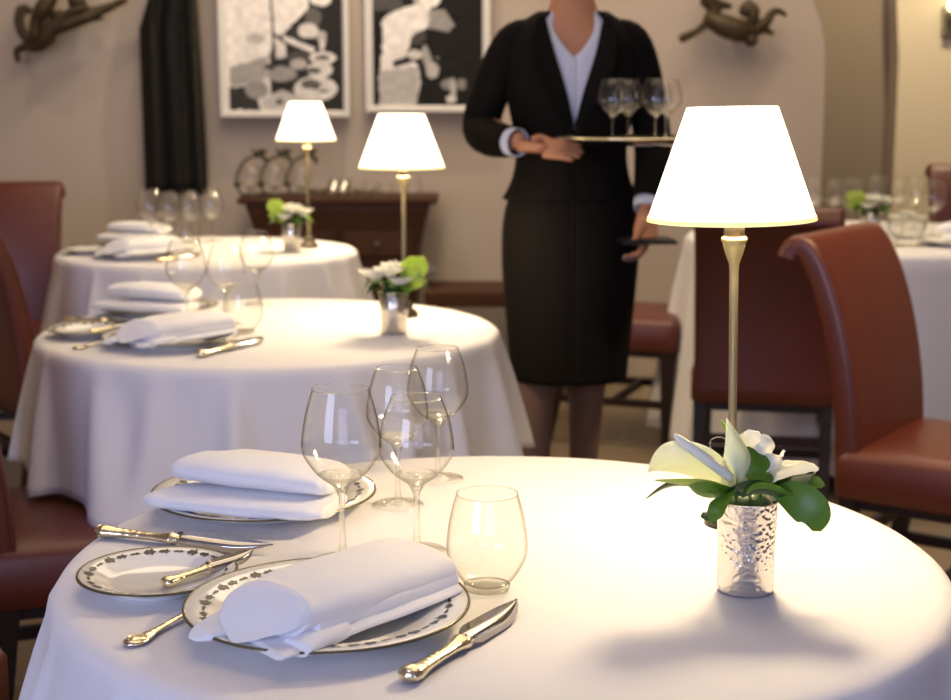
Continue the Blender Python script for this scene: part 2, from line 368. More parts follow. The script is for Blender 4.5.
# ------------------------------------------------------------------ chairs
def make_chair(label):
    t = thing('dining_chair', label, 'chair', group='russet leather dining chairs')
    W = .46
    def rr(w_, d_, rad, n=5):
        o = []
        for cx, cy, a0 in ((w_ / 2 - rad, d_ / 2 - rad, 0), (-w_ / 2 + rad, d_ / 2 - rad, 90), (-w_ / 2 + rad, -d_ / 2 + rad, 180), (w_ / 2 - rad, -d_ / 2 + rad, 270)):
            for i in range(n): a = R(a0 + 90 * i / (n - 1)); o.append((cx + rad * math.cos(a), cy + rad * math.sin(a)))
        return o
    # seat cushion
    k = MB(); rs = []
    for z, g in ((.355, .006), (.36, 0), (.40, 0), (.445, 0), (.460, .008), (.468, .03), (.472, .10)):
        rs.append([Vector((x, y + .005, z)) for x, y in rr(W - 2 * g, .45 - 2 * g, max(.03 - g * .2, .012))])
    k.rings(rs); k.build('seat', 'leather', t)
    # backrest with scrolled top
    cl = smooth([(-.190, .36), (-.196, .44), (-.205, .56), (-.228, .70), (-.262, .82), (-.298, .895), (-.330, .925), (-.362, .920), (-.375, .890), (-.362, .868)][0:0] or
                [(0, -.190, .36), (0, -.194, .46), (0, -.204, .58), (0, -.228, .71), (0, -.262, .82), (0, -.296, .888), (0, -.322, .908), (0, -.342, .896), (0, -.348, .878)], 34)
    k = MB(); rs = []
    n = len(cl)
    for i, p in enumerate(cl):
        tg = (cl[min(i + 1, n - 1)] - cl[max(i - 1, 0)]).normalized(); nn = Vector((0, tg.z, -tg.y)) * -1
        f = i / (n - 1); th = .062 - .012 * f; ww = W - .02 + .02 * f
        if i in (0, n - 1): th *= .6; ww -= .015
        rs.append([p + Vector((x, 0, 0)) + nn * y for x, y in rr(ww, th, min(.018, th * .4))])
    k.rings(rs); k.build('backrest', 'leather', t)
    for sx in (-1, 1):
        pts = [c_ + Vector((sx * (W / 2 - .012), .024, 0)) for c_ in cl[3:24]]
        MB().tube(pts, .004, 6).build('piping', 'leather', t)
    for sx in (-1, 1):
        for fr in (0, 1):
            k = MB(); x = sx * (W / 2 - .03)
            y = .195 if fr else -.185; dy = 0 if fr else -.055
            k.rings([[Vector((x + a * h, y + dd + b_ * h, z)) for a, b_ in ((-1, -1), (1, -1), (1, 1), (-1, 1))] for z, h, dd in ((.356, .021, 0), (.2, .0185, dy * .3), (0, .013, dy))])
            for f in k.bm.faces: f.smooth = False
            k.build('leg', 'darkwood', t, bevel=.002)
    k = MB().box((0, .0, .345), (W - .05, .40, .03)); k.build('seat_rail', 'darkwood', t, bevel=.003)
    for sx in (-1, 1): MB().box((sx * (W / 2 - .031), 0, .165), (.018, .40, .028)).build('stretcher', 'darkwood', t, bevel=.002)
    MB().box((0, 0, .165), (W - .07, .02, .026)).build('stretcher', 'darkwood', t, bevel=.002)
    MB().box((0, -.197, .245), (W - .08, .02, .03)).build('stretcher', 'darkwood', t, bevel=.002)
    return t
chair0 = make_chair('russet leather dining chair seen from the side, brightly lit back, right of the big lamp')
def face(rear, f, back=.21):
    f = Vector(f).normalized(); return (rear[0] + f.x * back, rear[1] + f.y * back, 0), math.atan2(-f.x, f.y)
chair_specs = [
    ((.930, 3.45), (.82, -.57), None, .93),
    ((.828, 4.28), (.20, .98), 'deep red dining chair seen from behind, its back half covered by the big lamp', .90),
    ((.36, 5.50), (.93, -.36), 'red dining chair half hidden behind the standing waiter', 1),
    ((2.17, 6.46), (-.1, -1), 'red dining chair at the far side of the right-hand table', 1),
    ((-.91, 2.72), (.94, .33), 'red leather chair whose seat shows between the nearest and middle tables', 1),
    ((-1.375, 4.28), (.80, .60), 'red chair cut off by the left picture edge, its back turned to us', 1),
    ((-1.66, 5.20), (.12, -.99), 'brown-red chair standing left of the farthest table against the pale wall', 1),
    ((-1.11, 1.86), (1, .02), 'russet chair whose seat corner peeks in at the bottom left edge', 1),
]
for i, (rear, f, lab, s) in enumerate(chair_specs):
    loc, rz = face(rear, f)
    if i == 0: chair0.location = loc; chair0.rotation_euler = (0, 0, rz)
    else: dup(chair0, loc, rz, lab, scale=(s, 1, 1))

# ------------------------------------------------------------------ lamps
def make_lamp(label):
    t = thing('table_lamp', label, 'lamp', group='table lamps with cream shades')
    MB().lathe([(.0005, 0), (.031, 0), (.032, .005), (.029, .014), (.021, .020), (.017, .022), (.020, .028), (.016, .036), (.008, .044), (.0005, .044)], 32).build('base', 'darkbronze', t)
    MB().lathe([(.0052, .042), (.0048, .10), (.0050, .295), (.0056, .305), (.0100, .317), (.0125, .326), (.0125, .329), (.0145, .331), (.0145, .335), (.0120, .3365)], 24, closed=True).build('stem', 'brass', t)
    MB().lathe([(.0118, .335), (.0118, .352), (.010, .356), (.0005, .356)], 24, closed=True).build('socket', 'darkbronze', t)
    MB().lathe([(.0945, .356), (.0505, .481), (.0490, .481), (.0930, .356)], 56).build('lamp_shade', 'shade', t)
    for r, z in ((.0945, .356), (.0505, .481)):
        MB().lathe([(r + .0008, z - .001), (r + .0010 - .0014, z + .004 if z < .4 else z - .004), (r - .0012, z), (r + .0008, z - .001)], 56).build('shade_trim', 'trim', t)
    k = MB()
    for a in range(3):
        th = a * 2.094; k.tube([(.006 * math.cos(th), .006 * math.sin(th), .455), (.0495 * math.cos(th), .0495 * math.sin(th), .474)], .0012, 6)
    k.tube([(0, 0, .346), (0, 0, .456)], .004, 8); k.build('shade_carrier', 'brass', t)
    MB().ball((0, 0, .42), (.014, .014, .022)).build('bulb', 'bulb', t)
    for c in kids(t):
        if c.name.startswith(('lamp_shade', 'shade_trim')): c.location.x = -.0035
    return t
def lamp_light(o, z, p):
    l = light('lamp_bulb_light', 'POINT', (0, 0, 0), p, (1, .76, .46), .05); l.location = (o.location.x, o.location.y, o.location.z + z - .032); l.data.energy = p
    l.rotation_euler = (0, 0, 0)
lamp0 = make_lamp('large table lamp with glowing cream shade on the nearest table')
lamp0.location = (*at(731.5, 524, .75)[:2], .7505); lamp0.rotation_euler = (0, R(-1.1), 0)
lm = dup(lamp0, (*at(404.5, 317, .75)[:2], .7505), 0, 'lamp with glowing cream shade on the middle table, behind its flower vase', scale=(1, 1, .93))
lb = dup(lamp0, (*at(309, 248, .75)[:2], .7505), 0, 'smallest-looking lamp with cream shade, on the farthest left table in front of a picture', scale=(1, 1, .96))
for o in (lamp0, lm, lb): lamp_light(o, .42 * o.scale.z, 9.5)

# ------------------------------------------------------------------ plates, napkins, cutlery
def make_plate(name, label, rad, cat, grp):
    t = thing(name, label, cat, group=grp); s = rad / .135
    f = rad * .62; h = .019 * (.85 if s < .8 else 1)
    MB().lathe([(.0005, .004), (f, .004), (f + .006 * s, .006), (rad * .74, h * .62), (rad * .9, h * .86), (rad, h), (rad + .0008, h + .0012), (rad - .001, h + .0022),
                (rad * .9, h * .86 + .003), (rad * .74, h * .62 + .003), (f + .002, .0085), (f - .005, .007), (.0005, .007)], 96).build('plate_body', 'china', t)
    MB().lathe([(f - .004, .0048), (f - .004, 0), (f - .001, 0), (f + .001, .0048)], 64).build('foot_ring', 'china', t)
    k = MB(); k.lathe([(rad + .0012, h + .0004), (rad + .0006, h + .0026), (rad - .0010, h + .0026), (rad - .0022, h + .0018)], 96); k.build('gilt_rim', 'rim', t)
    k = MB(); n = int(2 * math.pi * rad * .87 / .0155)                     # leaf garland on the rim
    def zr(r): return .0006 + (h * .62 + .003) + (h * .24) * (r / rad - .74) / .16
    for i in range(n):
        a0 = 2 * math.pi * i / n; L = .0138 / (rad * .87)
        pts = [(0, 0), (.2, .28), (.32, .9), (.5, .45), (.72, .62), (1, 0), (.75, -.55), (.5, -.32), (.35, -.85), (.2, -.3)]
        pts = [(u, v * (.8 + .4 * ((i * 7) % 3 - 1))) for u, v in pts]
        vs = []
        for u, v in pts:
            r_ = rad * .86 + v * .0068 * max(s, .9); a = a0 + u * L
            vs.append(k.bm.verts.new((r_ * math.cos(a), r_ * math.sin(a), zr(r_))))
        k.face(vs[::-1])
    k.build('leaf_garland', 'leafink', t, recalc=False)
    return t
def sec(cx, cz, w_, h_, n=28, e=2.4, tilt=0):
    o = []
    for i in range(n):
        a = 2 * math.pi * i / n; c, s_ = math.cos(a), math.sin(a)
        y = math.copysign(abs(c) ** (2 / e), c) * w_; z = math.copysign(abs(s_) ** (2 / e), s_) * h_
        o.append((cx + y * math.cos(tilt) - z * math.sin(tilt), cz + y * math.sin(tilt) + z * math.cos(tilt)))
    return o
def lobe(k, stations, seed=0, amp=.0012, ridge=0, vee=0):
    rs = []
    st = []
    m = len(stations)
    for i in range(36):
        f = i / 35 * (m - 1); q = min(int(f), m - 2); u = f - q; u = u * u * (3 - 2 * u) if False else u
        st.append([a + (b_ - a) * u for a, b_ in zip(stations[q], stations[q + 1])])
    for x, cy, cz, w_, h_, sl, lean in st:    # sl: shear of the end (x shifts with height)
        ring = []
        for j, (y, z) in enumerate(sec(cy, cz, w_, h_)):
            if vee and z < cz: z = z * (1 - vee) + vee * (cz - h_ * 1.15 * max(0, 1 - abs(y - cy) / w_))
            d = amp * noise.noise(Vector((x * 22, y * 60, z * 60 + seed))) * 2
            ring.append(Vector((x + sl * (y - cy) + lean * (z - cz), y + d, z + d * .8 + ridge * math.exp(-((y - cy) / .006) ** 2) * (z > cz))))
        rs.append(ring)
    k.rings(rs)
def napkin_near(k):     # a wide flattened roll whose slanted front end shows the turned layers
    # lowest layer, seen along the front edge and at the end
    lobe(k, [(-.124, -.004, .005, .046, .002, .2, 0), (-.120, -.004, .006, .053, .0045, .2, 0), (-.06, -.004, .009, .056, .0075, .1, 0), (.05, -.003, .010, .057, .008, 0, 0), (.098, -.002, .010, .056, .008, 0, 0), (.100, -.002, .010, .052, .005, 0, 0)], 3, .0014)
    # main roll, cut clean at the far end
    lobe(k, [(-.100, .002, .026, .044, .015, .0, .5), (-.096, .002, .0275, .052, .0185, .0, .5), (-.05, .003, .029, .056, .021, 0, .3), (.04, .004, .029, .056, .020, 0, 0), (.096, .004, .028, .055, .0185, 0, 0), (.099, .004, .028, .053, .0165, 0, 0), (.100, .004, .028, .046, .012, 0, 0)], 8, .0010)
    # second layer wrapped around the front side, leaving a crease along the roll
    lobe(k, [(-.088, -.027, .019, .020, .011, 0, .3), (-.084, -.027, .019, .025, .0135, 0, .3), (.02, -.027, .020, .026, .0145, 0, 0), (.099, -.027, .019, .025, .0125, 0, 0), (.101, -.027, .019, .020, .009, 0, 0)], 6, .0008)
    # slanted end face of the roll
    lobe(k, [(-.121, .004, .0185, .012, .005, 0, 1.2), (-.1205, .004, .0205, .036, .013, 0, 1.2), (-.114, .004, .0235, .043, .0155, 0, 1.1), (-.106, .004, .026, .050, .0185, 0, .9), (-.094, .003, .028, .053, .0200, 0, .6), (-.07, .003, .028, .050, .0195, 0, .3)], 5, .0008, vee=.75)
    # little tucked corners
    lobe(k, [(-.146, .050, .004, .006, .002, 0, 0), (-.136, .046, .007, .020, .005, .3, 0), (-.10, .040, .010, .026, .0085, .2, 0), (-.06, .035, .012, .02, .007, 0, 0)], 2, .0016)
    lobe(k, [(-.112, -.052, .005, .010, .004, -.1, 0), (-.108, -.048, .008, .017, .007, -.1, 0), (-.09, -.043, .010, .020, .0095, -.1, 0), (-.05, -.04, .011, .018, .008, 0, 0)], 4, .0014)
    k.move(Matrix.Translation((0, 0, .0135)))
def napkin_far(k):      # two fat soft folds, one on the other
    lobe(k, [(-.116, -.030, .014, .004, .002, .2, 0), (-.110, -.026, .015, .020, .007, .5, 0), (-.09, -.018, .0155, .040, .0115, .4, 0), (0, -.012, .0155, .054, .0135, 0, 0), (.09, -.010, .015, .050, .0125, 0, 0), (.108, -.010, .014, .042, .009, 0, 0)], 3, .0012)
    lobe(k, [(-.106, .020, .036, .004, .003, .3, 0), (-.098, .020, .040, .016, .007, .5, 0), (-.078, .016, .045, .036, .0140, .5, 0), (-.03, .012, .047, .051, .0180, .1, 0), (.05, .010, .045, .052, .0170, 0, 0), (.095, .010, .041, .048, .014, 0, 0), (.106, .010, .039, .038, .010, 0, 0)], 9, .0014)
    k.move(Matrix.Translation((0, 0, .0125)))
def make_knife(label, L=.205, grp='gold-handled knives'):
    t = thing('table_knife', label, 'knife', group=grp); s = L / .205
    hd = smooth2([(.000, .0006), (.003, .0070), (.010, .0092), (.018, .0085), (.030, .0066), (.055, .0056), (.078, .0062), (.088, .0078), (.092, .0084), (.096, .0070), (.100, .0060)], 40)
    k = MB(); k.tube([(x * s, 0, .0078) for x, r in hd], [r * 1.12 for x, r in hd], 16, flat=.70, up=(0, 0, 1)); k.build('handle', 'gold', t)
    k = MB(); top, bot = [], []
    for i in range(17):
        f = i / 16; x = (.096 + .109 * f) * s
        wr = .0078 * (1 - .35 * f ** 4); wl = wr - .0163 * (1 - max(0, (f - .45) / .55) ** 2.3) - .0006
        if f < .1: wl *= .6 + 4 * f; wr *= .6 + 4 * f
        z = .0078 - .0030 * f
        wl *= 1.12; wr *= 1.12; z = .0082 + .0025 * (1 - f); tl = .62; md = (wl + wr) / 2
        rs_ = [Vector((x, wl, z + wl * tl)), Vector((x, md, z + md * tl - .0009)), Vector((x, wr, z + wr * tl)), Vector((x, md, z + md * tl + .0009))]
        top.append(rs_)
    k.rings(top); k.build('blade', 'steel', t, bevel=0)
    MB().ball((.092 * s, 0, .0078), (.003, .0095, .0072), 12, 8).build('collar', 'goldp', t)
    k = MB()
    for a in range(5): k.ball((.004 + .0018 * a, 0, .0078), (.0022, .0094 - abs(a - 2) * .0012, .0070), 12, 8)
    k.build('scroll_ornament', 'goldp', t)
    return t
def make_fork(label):
    t = thing('table_fork', label, 'fork', group='gold-plated forks')
    st = smooth([(0, .0012, .0030), (.004, .0085, .0036), (.014, .0110, .0036), (.026, .0085, .0034), (.042, .0048, .0045), (.07, .0038, .0060), (.10, .0040, .0075), (.125, .0050, .0060)], 36)
    k = MB(); k.tube([(p.x, 0, p.z) for p in st], [p.y for p in st], 14, flat=.30, up=(0, 0, 1)); k.build('handle', 'gold', t)
    k = MB()
    for q in (.7, 1): k.tube([(.003 + .022 * u, math.sin(u * math.pi) * .0085 * q, .0058) for u in [i / 10 for i in range(11)]] , .0009, 6); k.tube([(.003 + .022 * u, -math.sin(u * math.pi) * .0085 * q, .0058) for u in [i / 10 for i in range(11)]], .0009, 6)
    k.build('scroll_ornament', 'goldp', t)
    k = MB(); k.rings([[Vector((x, -w_, z)), Vector((x, w_, z)), Vector((x, w_, z + .0018)), Vector((x, -w_, z + .0018))] for x, w_, z in ((.120, .004, .0050), (.130, .009, .0040), (.145, .0115, .0028))])
    for i in range(4):
        y = -.0098 + i * .0065; k.tube([(.144, y, .0037), (.165, y, .0030), (.186, y, .0052)], [.0016, .0014, .0006], 6)
    k.build('tines', 'goldp', t); return t
def zrot(p, q): return math.atan2(q.y - p.y, q.x - p.x)

# wine glasses and tumblers
def make_wine(label, h, r, rim):
    t = thing('wine_glass', label, 'wine glass', group='stemmed wine glasses')
    b0 = h * .43; bh = h - b0
    pr = smooth2([(.0006, b0 - .002), (.010, b0 + bh * .035), (r * .62, b0 + bh * .15), (r * .93, b0 + bh * .32), (r, b0 + bh * .42), (r * .965, b0 + bh * .58), (r * .87, b0 + bh * .78), (rim, h)], 30)
    inn = [(max(a - .0009, .0004), z + .0006 if z < h - .01 else z) for a, z in pr]
    MB().lathe([(max(a, .0006), z) for a, z in pr], 40).build('bowl', 'bowl', t, recalc=True)
    MB().lathe([(rim - .0008, h - .0004), (rim + .0003, h - .0006), (rim + .0005, h + .0004), (rim - .0006, h + .0006), (rim - .0008, h - .0004)], 40).build('lip', 'glass', t)
    MB().lathe([(.0345, .0004), (.0338, .0016), (.024, .0022), (.012, .0038), (.0055, .0080)], 40).build('foot', 'bowl', t)
    MB().lathe([(.0006, .0030), (.0060, .0040), (.0050, .010), (.0034, .022), (.0031, h * .25), (.0036, h * .38), (.0058, b0 - .004), (.0098, b0 + .003), (r * .44, b0 + bh * .088), (r * .60, b0 + bh * .142), (r * .575, b0 + bh * .145), (r * .40, b0 + bh * .100), (.0080, b0 + .0095), (.0006, b0 + .0085)], 32).build('stem', 'glass', t)
    return t
def make_tumbler(label):
    t = thing('water_tumbler', label, 'tumbler', group='stemless water tumblers')
    pr = smooth2([(.0006, .006), (.016, .0065), (.026, .012), (.0375, .030), (.041, .044), (.0395, .065), (.0355, .085), (.031, .101)], 26)
    MB().lathe([(max(a, .0006), z) for a, z in pr], 40).build('bowl', 'bowl', t)
    MB().lathe([(.0305, .1004), (.0314, .1004), (.0315, .1014), (.0304, .1014), (.0305, .1004)], 40).build('lip', 'glass', t)
    MB().lathe([(.0006, .0004), (.018, .0004), (.0225, .002), (.0235, .0065), (.018, .0062), (.0006, .0050)], 40).build('base', 'bowl', t)
    return t

# flowers: X right, Y away, Z up from the vase foot; q() reads a spot seen in the photograph with a chosen depth
def q(px, py, dy=0): return Vector(((px - 747.0 - (540 - py) * .055) * .00103 * (1 + dy / 1.47), dy, .095 + (503 - py) * .00099 - dy * .28))
def make_flowers_front():
    t = thing('flower_vase', 'hammered silver cup with white and green flowers on the nearest table', 'vase of flowers', group='silver cups of flowers')
    MB().lathe([(.0005, .001), (.0275, .001), (.0283, .003), (.0290, .05), (.0305, .0945), (.0309, .0955), (.0300, .0957), (.0293, .094), (.0275, .05), (.0268, .006), (.0005, .005)], 64).build('vase', 'hammered', t)
    def P(name, m, *a, **k): x = MB(); x.petal(*a, **k); return x.build(name, m, t, sub=1)
    P('spathe', 'spathe', [q(738, 493, -.01), q(715, 480, -.02), (q(690, 468, -.03)), q(663, 466, -.03), q(646, 476, -.035)], [.004, .017, .023, .021, .001], (.12, -.55, .8), .35, nu=9)
    x = MB(); x.tube(smooth([q(728, 482, -.03), q(705, 464, -.035), q(686, 449, -.035), q(673, 438, -.035)], 14), [.0046, .0048, .005, .0052, .0053, .0053, .0052, .005, .0048, .0046, .0042, .0036, .0028, .0014], 12); x.build('spadix', 'spadix', t)
    P('spathe', 'lime', [q(738, 497, -.03), q(700, 489, -.045), q(675, 487, -.05), q(650, 484, -.05)], [.003, .010, .009, .001], (0, -.8, .5), .2)
    P('spathe', 'spathe', [q(735, 492, -.02), q(738, 470, -.025), q(736, 448, -.02), q(729, 420, -.01)], [.014, .017, .011, .0006], (1, .25, 0), .45, nu=9)
    P('spathe', 'lime', [q(745, 492, -.015), q(742, 468, -.012), q(736, 446, -.008), q(725, 421, 0)], [.014, .013, .008, .0006], (1, .5, 0), -.35, nu=9)
    P('leaf', 'leaf', [q(760, 492, -.015), q(762, 476, -.018), q(753, 462, -.015), q(748, 449, -.01)], [.010, .0165, .0145, .002], (1, .25, 0), .25)
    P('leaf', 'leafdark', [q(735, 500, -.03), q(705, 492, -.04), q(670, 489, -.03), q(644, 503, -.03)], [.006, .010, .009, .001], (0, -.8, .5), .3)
    P('leaf', 'leaf', [q(728, 498, -.04), q(708, 497, -.05), q(692, 494, -.05), q(680, 484, -.045)], [.006, .012, .009, .001], (.2, -.6, .7), .2)
    P('leaf', 'leaf', [q(726, 492, -.045), q(716, 503, -.06), q(706, 514, -.065), q(700, 527, -.062)], [.005, .010, .009, .001], (.9, -.3, .5), .2)
    P('leaf', 'leafdark', [q(700, 518, -.02), q(708, 521, -.02), q(712, 524, -.02)], [.004, .006, .002], (0, -.5, .7), .2)
    P('leaf', 'leaf', [q(768, 490, -.035), q(788, 503, -.055), q(802, 518, -.065), q(803, 535, -.065)], [.007, .017, .017, .004], (.8, -.2, .55), .15, nu=9)
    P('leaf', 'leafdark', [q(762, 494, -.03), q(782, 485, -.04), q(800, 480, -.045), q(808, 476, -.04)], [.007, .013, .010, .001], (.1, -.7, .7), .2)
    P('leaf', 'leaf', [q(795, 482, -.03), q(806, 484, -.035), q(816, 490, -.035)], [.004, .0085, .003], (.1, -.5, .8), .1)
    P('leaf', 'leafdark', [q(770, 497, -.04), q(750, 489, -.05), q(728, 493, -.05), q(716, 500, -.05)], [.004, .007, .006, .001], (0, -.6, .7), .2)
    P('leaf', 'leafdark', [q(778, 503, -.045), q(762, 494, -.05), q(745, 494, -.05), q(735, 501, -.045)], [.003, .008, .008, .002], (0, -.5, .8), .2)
    P('leaf', 'leaf', [q(783, 500, -.05), q(765, 492, -.055), q(748, 490, -.055), q(738, 497, -.05)], [.002, .0035, .004, .001], (0, -.5, .8), .2)
    x = MB(); x.lathe([(.0005, .088), (.026, .088), (.024, .094), (.012, .101), (.0005, .104)], 24); x.build('moss', 'leafdark', t)
    wp = [([q(756, 470, .0), q(752, 452, .0), q(755, 440, .0), q(757, 432, 0)], [.005, .013, .012, .005], (1, 0, 0)),
          ([q(758, 470, -.005), q(765, 455, -.008), q(768, 444, -.008), q(764, 436, -.004)], [.005, .011, .009, .003], (1, .3, 0)),
          ([q(760, 475, -.008), q(771, 465, -.012), q(778, 459, -.012), q(783, 452, -.01)], [.006, .010, .007, .002], (.6, 0, .8)),
          ([q(765, 480, -.01), q(785, 472, -.02), q(800, 468, -.02), q(815, 472, -.02)], [.006, .012, .011, .001], (.1, -.6, .8)),
          ([q(765, 476, .01), q(780, 470, .01), q(793, 467, .01), q(806, 466, .01)], [.005, .010, .009, .002], (.1, -.4, .8))]
    for sp, wd, sd in wp: P('petal', 'white', sp, wd, sd, .35, nu=9, ruffle=.0018)
    x = MB(); x.tube(smooth([q(733, 462, .01), q(720, 456, .015), q(717, 442, .015), q(726, 438, .01), q(734, 444, .01)], 24), .0007, 6); x.build('clear_ribbon', 'glass', t)
    x = MB()
    for a, b_, c_ in ((735, 490, -.01), (750, 488, -.01), (762, 486, -.01), (742, 492, .005)): x.tube([(0.2 * q(a, b_).x, 0, .02), q(a, b_, c_)], .0018, 6)
    x.build('stem', 'leaf', t)
    return t
def make_flowers_far(seed, label, lime_right=True):
    rnd = random.Random(seed)
    t = thing('flower_vase', label, 'vase of flowers', group='silver cups of flowers')
    MB().lathe([(.0005, .001), (.026, .001), (.027, .003), (.0285, .05), (.0318, .088), (.0305, .0885), (.027, .05), (.024, .006), (.0005, .005)], 48).build('vase', 'dullsilver', t)
    MB().lathe([(.0005, .080), (.028, .080), (.022, .092), (.0005, .100)], 20).build('moss', 'leafdark', t)
    def P(name, m, *a, **k): x = MB(); x.petal(*a, **k); return x.build(name, m, t)
    s = 1 if lime_right else -1
    P('spathe', 'lime', [(s * .015, 0, .095), (s * .035, -.01, .115), (s * .052, -.015, .138), (s * .066, -.015, .125)], [.008, .028, .030, .006], (.3, -.1, 1), .15, nu=9)
    for i in range(7):
        a = rnd.uniform(0, 6.28) if i > 3 else (3.3, 3.9, 5.2, 2.6)[i]; c, sn = math.cos(a), math.sin(a) * .8; L = rnd.uniform(.045, .062)
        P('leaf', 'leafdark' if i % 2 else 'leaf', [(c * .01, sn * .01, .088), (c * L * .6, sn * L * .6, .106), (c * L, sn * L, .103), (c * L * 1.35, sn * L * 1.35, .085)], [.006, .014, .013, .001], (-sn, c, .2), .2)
    for i, (cx, cy, cz, rr_) in enumerate(((-s * .036, -.012, .122, .036), (-s * .006, -.022, .130, .036), (s * .004, .02, .136, .032), (s * .016, -.026, .112, .026))):
        x = MB()
        for j in range(6):
            a = j * 1.05 + rnd.uniform(0, .5); c, sn = math.cos(a), math.sin(a); d = Vector((c, sn * .7, .55))
            p0 = Vector((cx, cy, cz)) - Vector((0, 0, .012))
            x.petal([p0, p0 + d * rr_ * .55, p0 + d * rr_ + Vector((0, 0, .002))], [.004, .0185, .008], (-sn, c, 0), .4, ruffle=.0012)
        x.build('blossom', 'white', t)
    x = MB(); x.tube([(0, 0, .09), (.004, -.005, .155)], [.003, .001], 6); x.build('spadix', 'spadix', t)
    return t

# ---- nearest table setting
PD = make_plate('dinner_plate', 'near white dinner plate with olive leaf border, under a rolled napkin at bottom left', .135, 'plate', 'leaf-bordered dinner plates')
p1 = at(327.5, 606, .766); PD.location = (p1.x, p1.y, .7505)
p2 = at(264, 494, .766)
PD2 = dup(PD, (p2.x, p2.y, .7505), .4, 'white dinner plate behind, holding the two-fold napkin on the nearest table')
BP = make_plate('bread_plate', 'small white bread plate with leaf border at the left of the nearest table', .080, 'plate', 'leaf-bordered bread plates')
pb = at(158, 576, .762); BP.location = (pb.x, pb.y, .7505)
def napkin(fn, label, grp='folded white napkins'):
    k = MB(); fn(k); o = k.build('napkin', 'napkin', sub=1); return props(o, label, 'napkin', grp)
n1 = napkin(napkin_near, 'loosely rolled white napkin on the near dinner plate in the foreground')
a1, a2 = at(262, 615, .79), at(425, 560, .79); n1.location = (*((a1 + a2) / 2)[:2], .7505); n1.rotation_euler = (0, 0, zrot(a1, a2))
n2 = napkin(napkin_far, 'white napkin in two fat folds on the rear plate of the nearest table')
a1, a2 = at(176, 481, .79), at(332, 493, .79); n2.location = (*((a1 + a2) / 2)[:2], .7505); n2.rotation_euler = (0, 0, zrot(a1, a2))
KN = make_knife('gold-handled knife lying right of the near plate in the foreground')
a1, a2 = at(405, 681, .755), at(523, 607, .755); KN.location = (a1.x, a1.y, .7505); KN.rotation_euler = (0, 0, zrot(a1, a2)); KL = (a2 - a1).length / .205; KN.scale = (KL, 1.15, 1)
a1, a2 = at(96, 533, .755), at(271, 552, .755)
K2 = dup(KN, (a1.x, a1.y, .7505), zrot(a1, a2), 'gold-handled knife between the bread plate and the rear plate', scale=((a2 - a1).length / .205, 1.1, 1))
KB = make_knife('small gold butter knife resting across the bread plate of the nearest table', .16, 'gold-handled knives')
a1, a2 = at(163, 590, .757), at(257, 558, .765); KB.location = (a1.x, a1.y, .7575); KB.rotation_euler = (0, R(-3.6), zrot(a1, a2)); KB.scale = ((a2 - a1).length / .16, .85, .8)
FK = make_fork('gold fork with scrolled handle end, tucked under the near plate')
a1, a2 = at(127, 646, .753), at(184, 618, .753); FK.location = (a1.x, a1.y, .7505); FK.rotation_euler = (0, 0, zrot(a1, a2))
g1 = make_wine('tall wine glass at the left of the foreground group, over the napkin', .190, .0425, .0300); g1.location = at(343, 562, .7507)
g2 = make_wine('front centre wine glass in the foreground group, nearest the water tumbler', .173, .041, .0275); g2.location = at(417, 552, .7507)
g3 = dup(g2, at(398, 505, .7507), 0, 'wine glass in the middle of the foreground group, between three others', scale=(.92, .92, .985))
g4 = dup(g2, at(438, 479, .7507), 0, 'rearmost wine glass of the foreground group, standing against the middle tablecloth', scale=(.97, .97, 1.0))
TU = make_tumbler('stemless water tumbler standing alone right of the near napkin'); TU.location = at(487, 590, .7507)
VF = make_flowers_front(); VF.location = at(745, 590, .7507)

# ---- the two tables behind repeat the setting
def setting(T, names, dx=0, dy=0):
    off = Vector((T[0] - TF[0] + dx, T[1] - TF[1] + dy, 0))
    for src, lab in names:
        src, extra = (src if isinstance(src, tuple) else (src, Vector((0, 0, 0))))
        c = dup(src, src.location + off + extra, None, lab)
setting(TM, [
    (PD, 'blue-shadowed plate under the front napkin of the middle table'),
    ((PD2, Vector((.0, .02, 0))), 'plate under the two-fold napkin at the back of the middle table'),
    ((BP, Vector((-.01, .0, 0))), 'bread plate at the left end of the middle table'),
    (n1, 'rolled white napkin at the front left of the middle table'),
    ((n2, Vector((.0, .02, 0))), 'two-fold white napkin behind the rolled one on the middle table'),
    (KN, 'gold-handled knife by the front edge of the middle table'),
    ((K2, Vector((0, .01, 0))), 'knife lying behind the bread plate on the middle table'),
    ((KB, Vector((-.01, 0, 0))), 'butter knife on the bread plate of the middle table'),
    (FK, 'gold fork end near the left edge of the middle table'),
    (g1, 'leftmost wine glass on the middle table'),
    ((g2, Vector((-.005, .03, 0))), 'second wine glass from the left on the middle table'),
    ((g4, Vector((0, .03, 0))), 'wine glass rising behind the tumbler on the middle table'),
    ((TU, Vector((-.03, .05, 0))), 'stemless tumbler on the middle table, in front of its wine glasses')])
setting(TB, [
    (PD, 'plate under the front napkin of the farthest left table'),
    ((PD2, Vector((.03, .02, 0))), 'plate under the rear napkin of the farthest left table'),
    (BP, 'bread plate at the left edge of the farthest left table'),
    (n1, 'rolled napkin at the front of the farthest left table'),
    ((n2, Vector((.03, .02, 0))), 'pale napkin at the back of the farthest left table'),
    (KN, 'knife at the front edge of the farthest left table'),
    ((K2, Vector((0, 0, 0))), 'knife behind the bread plate on the farthest left table'),
    ((g1, Vector((-.012, .045, 0))), 'leftmost of the wine glasses standing before the dark curtain'),
    ((g2, Vector((-.05, .12, 0))), 'second wine glass from the left before the dark curtain'),
    ((g3, Vector((.027, .02, 0))), 'third wine glass from the left before the dark curtain'),
    ((g4, Vector((.048, -.065, 0))), 'wine glass just right of the dark curtain on the farthest left table'),
    ((TU, Vector((-.04, .08, 0))), 'stemless tumbler on the farthest left table, left of its flowers')])
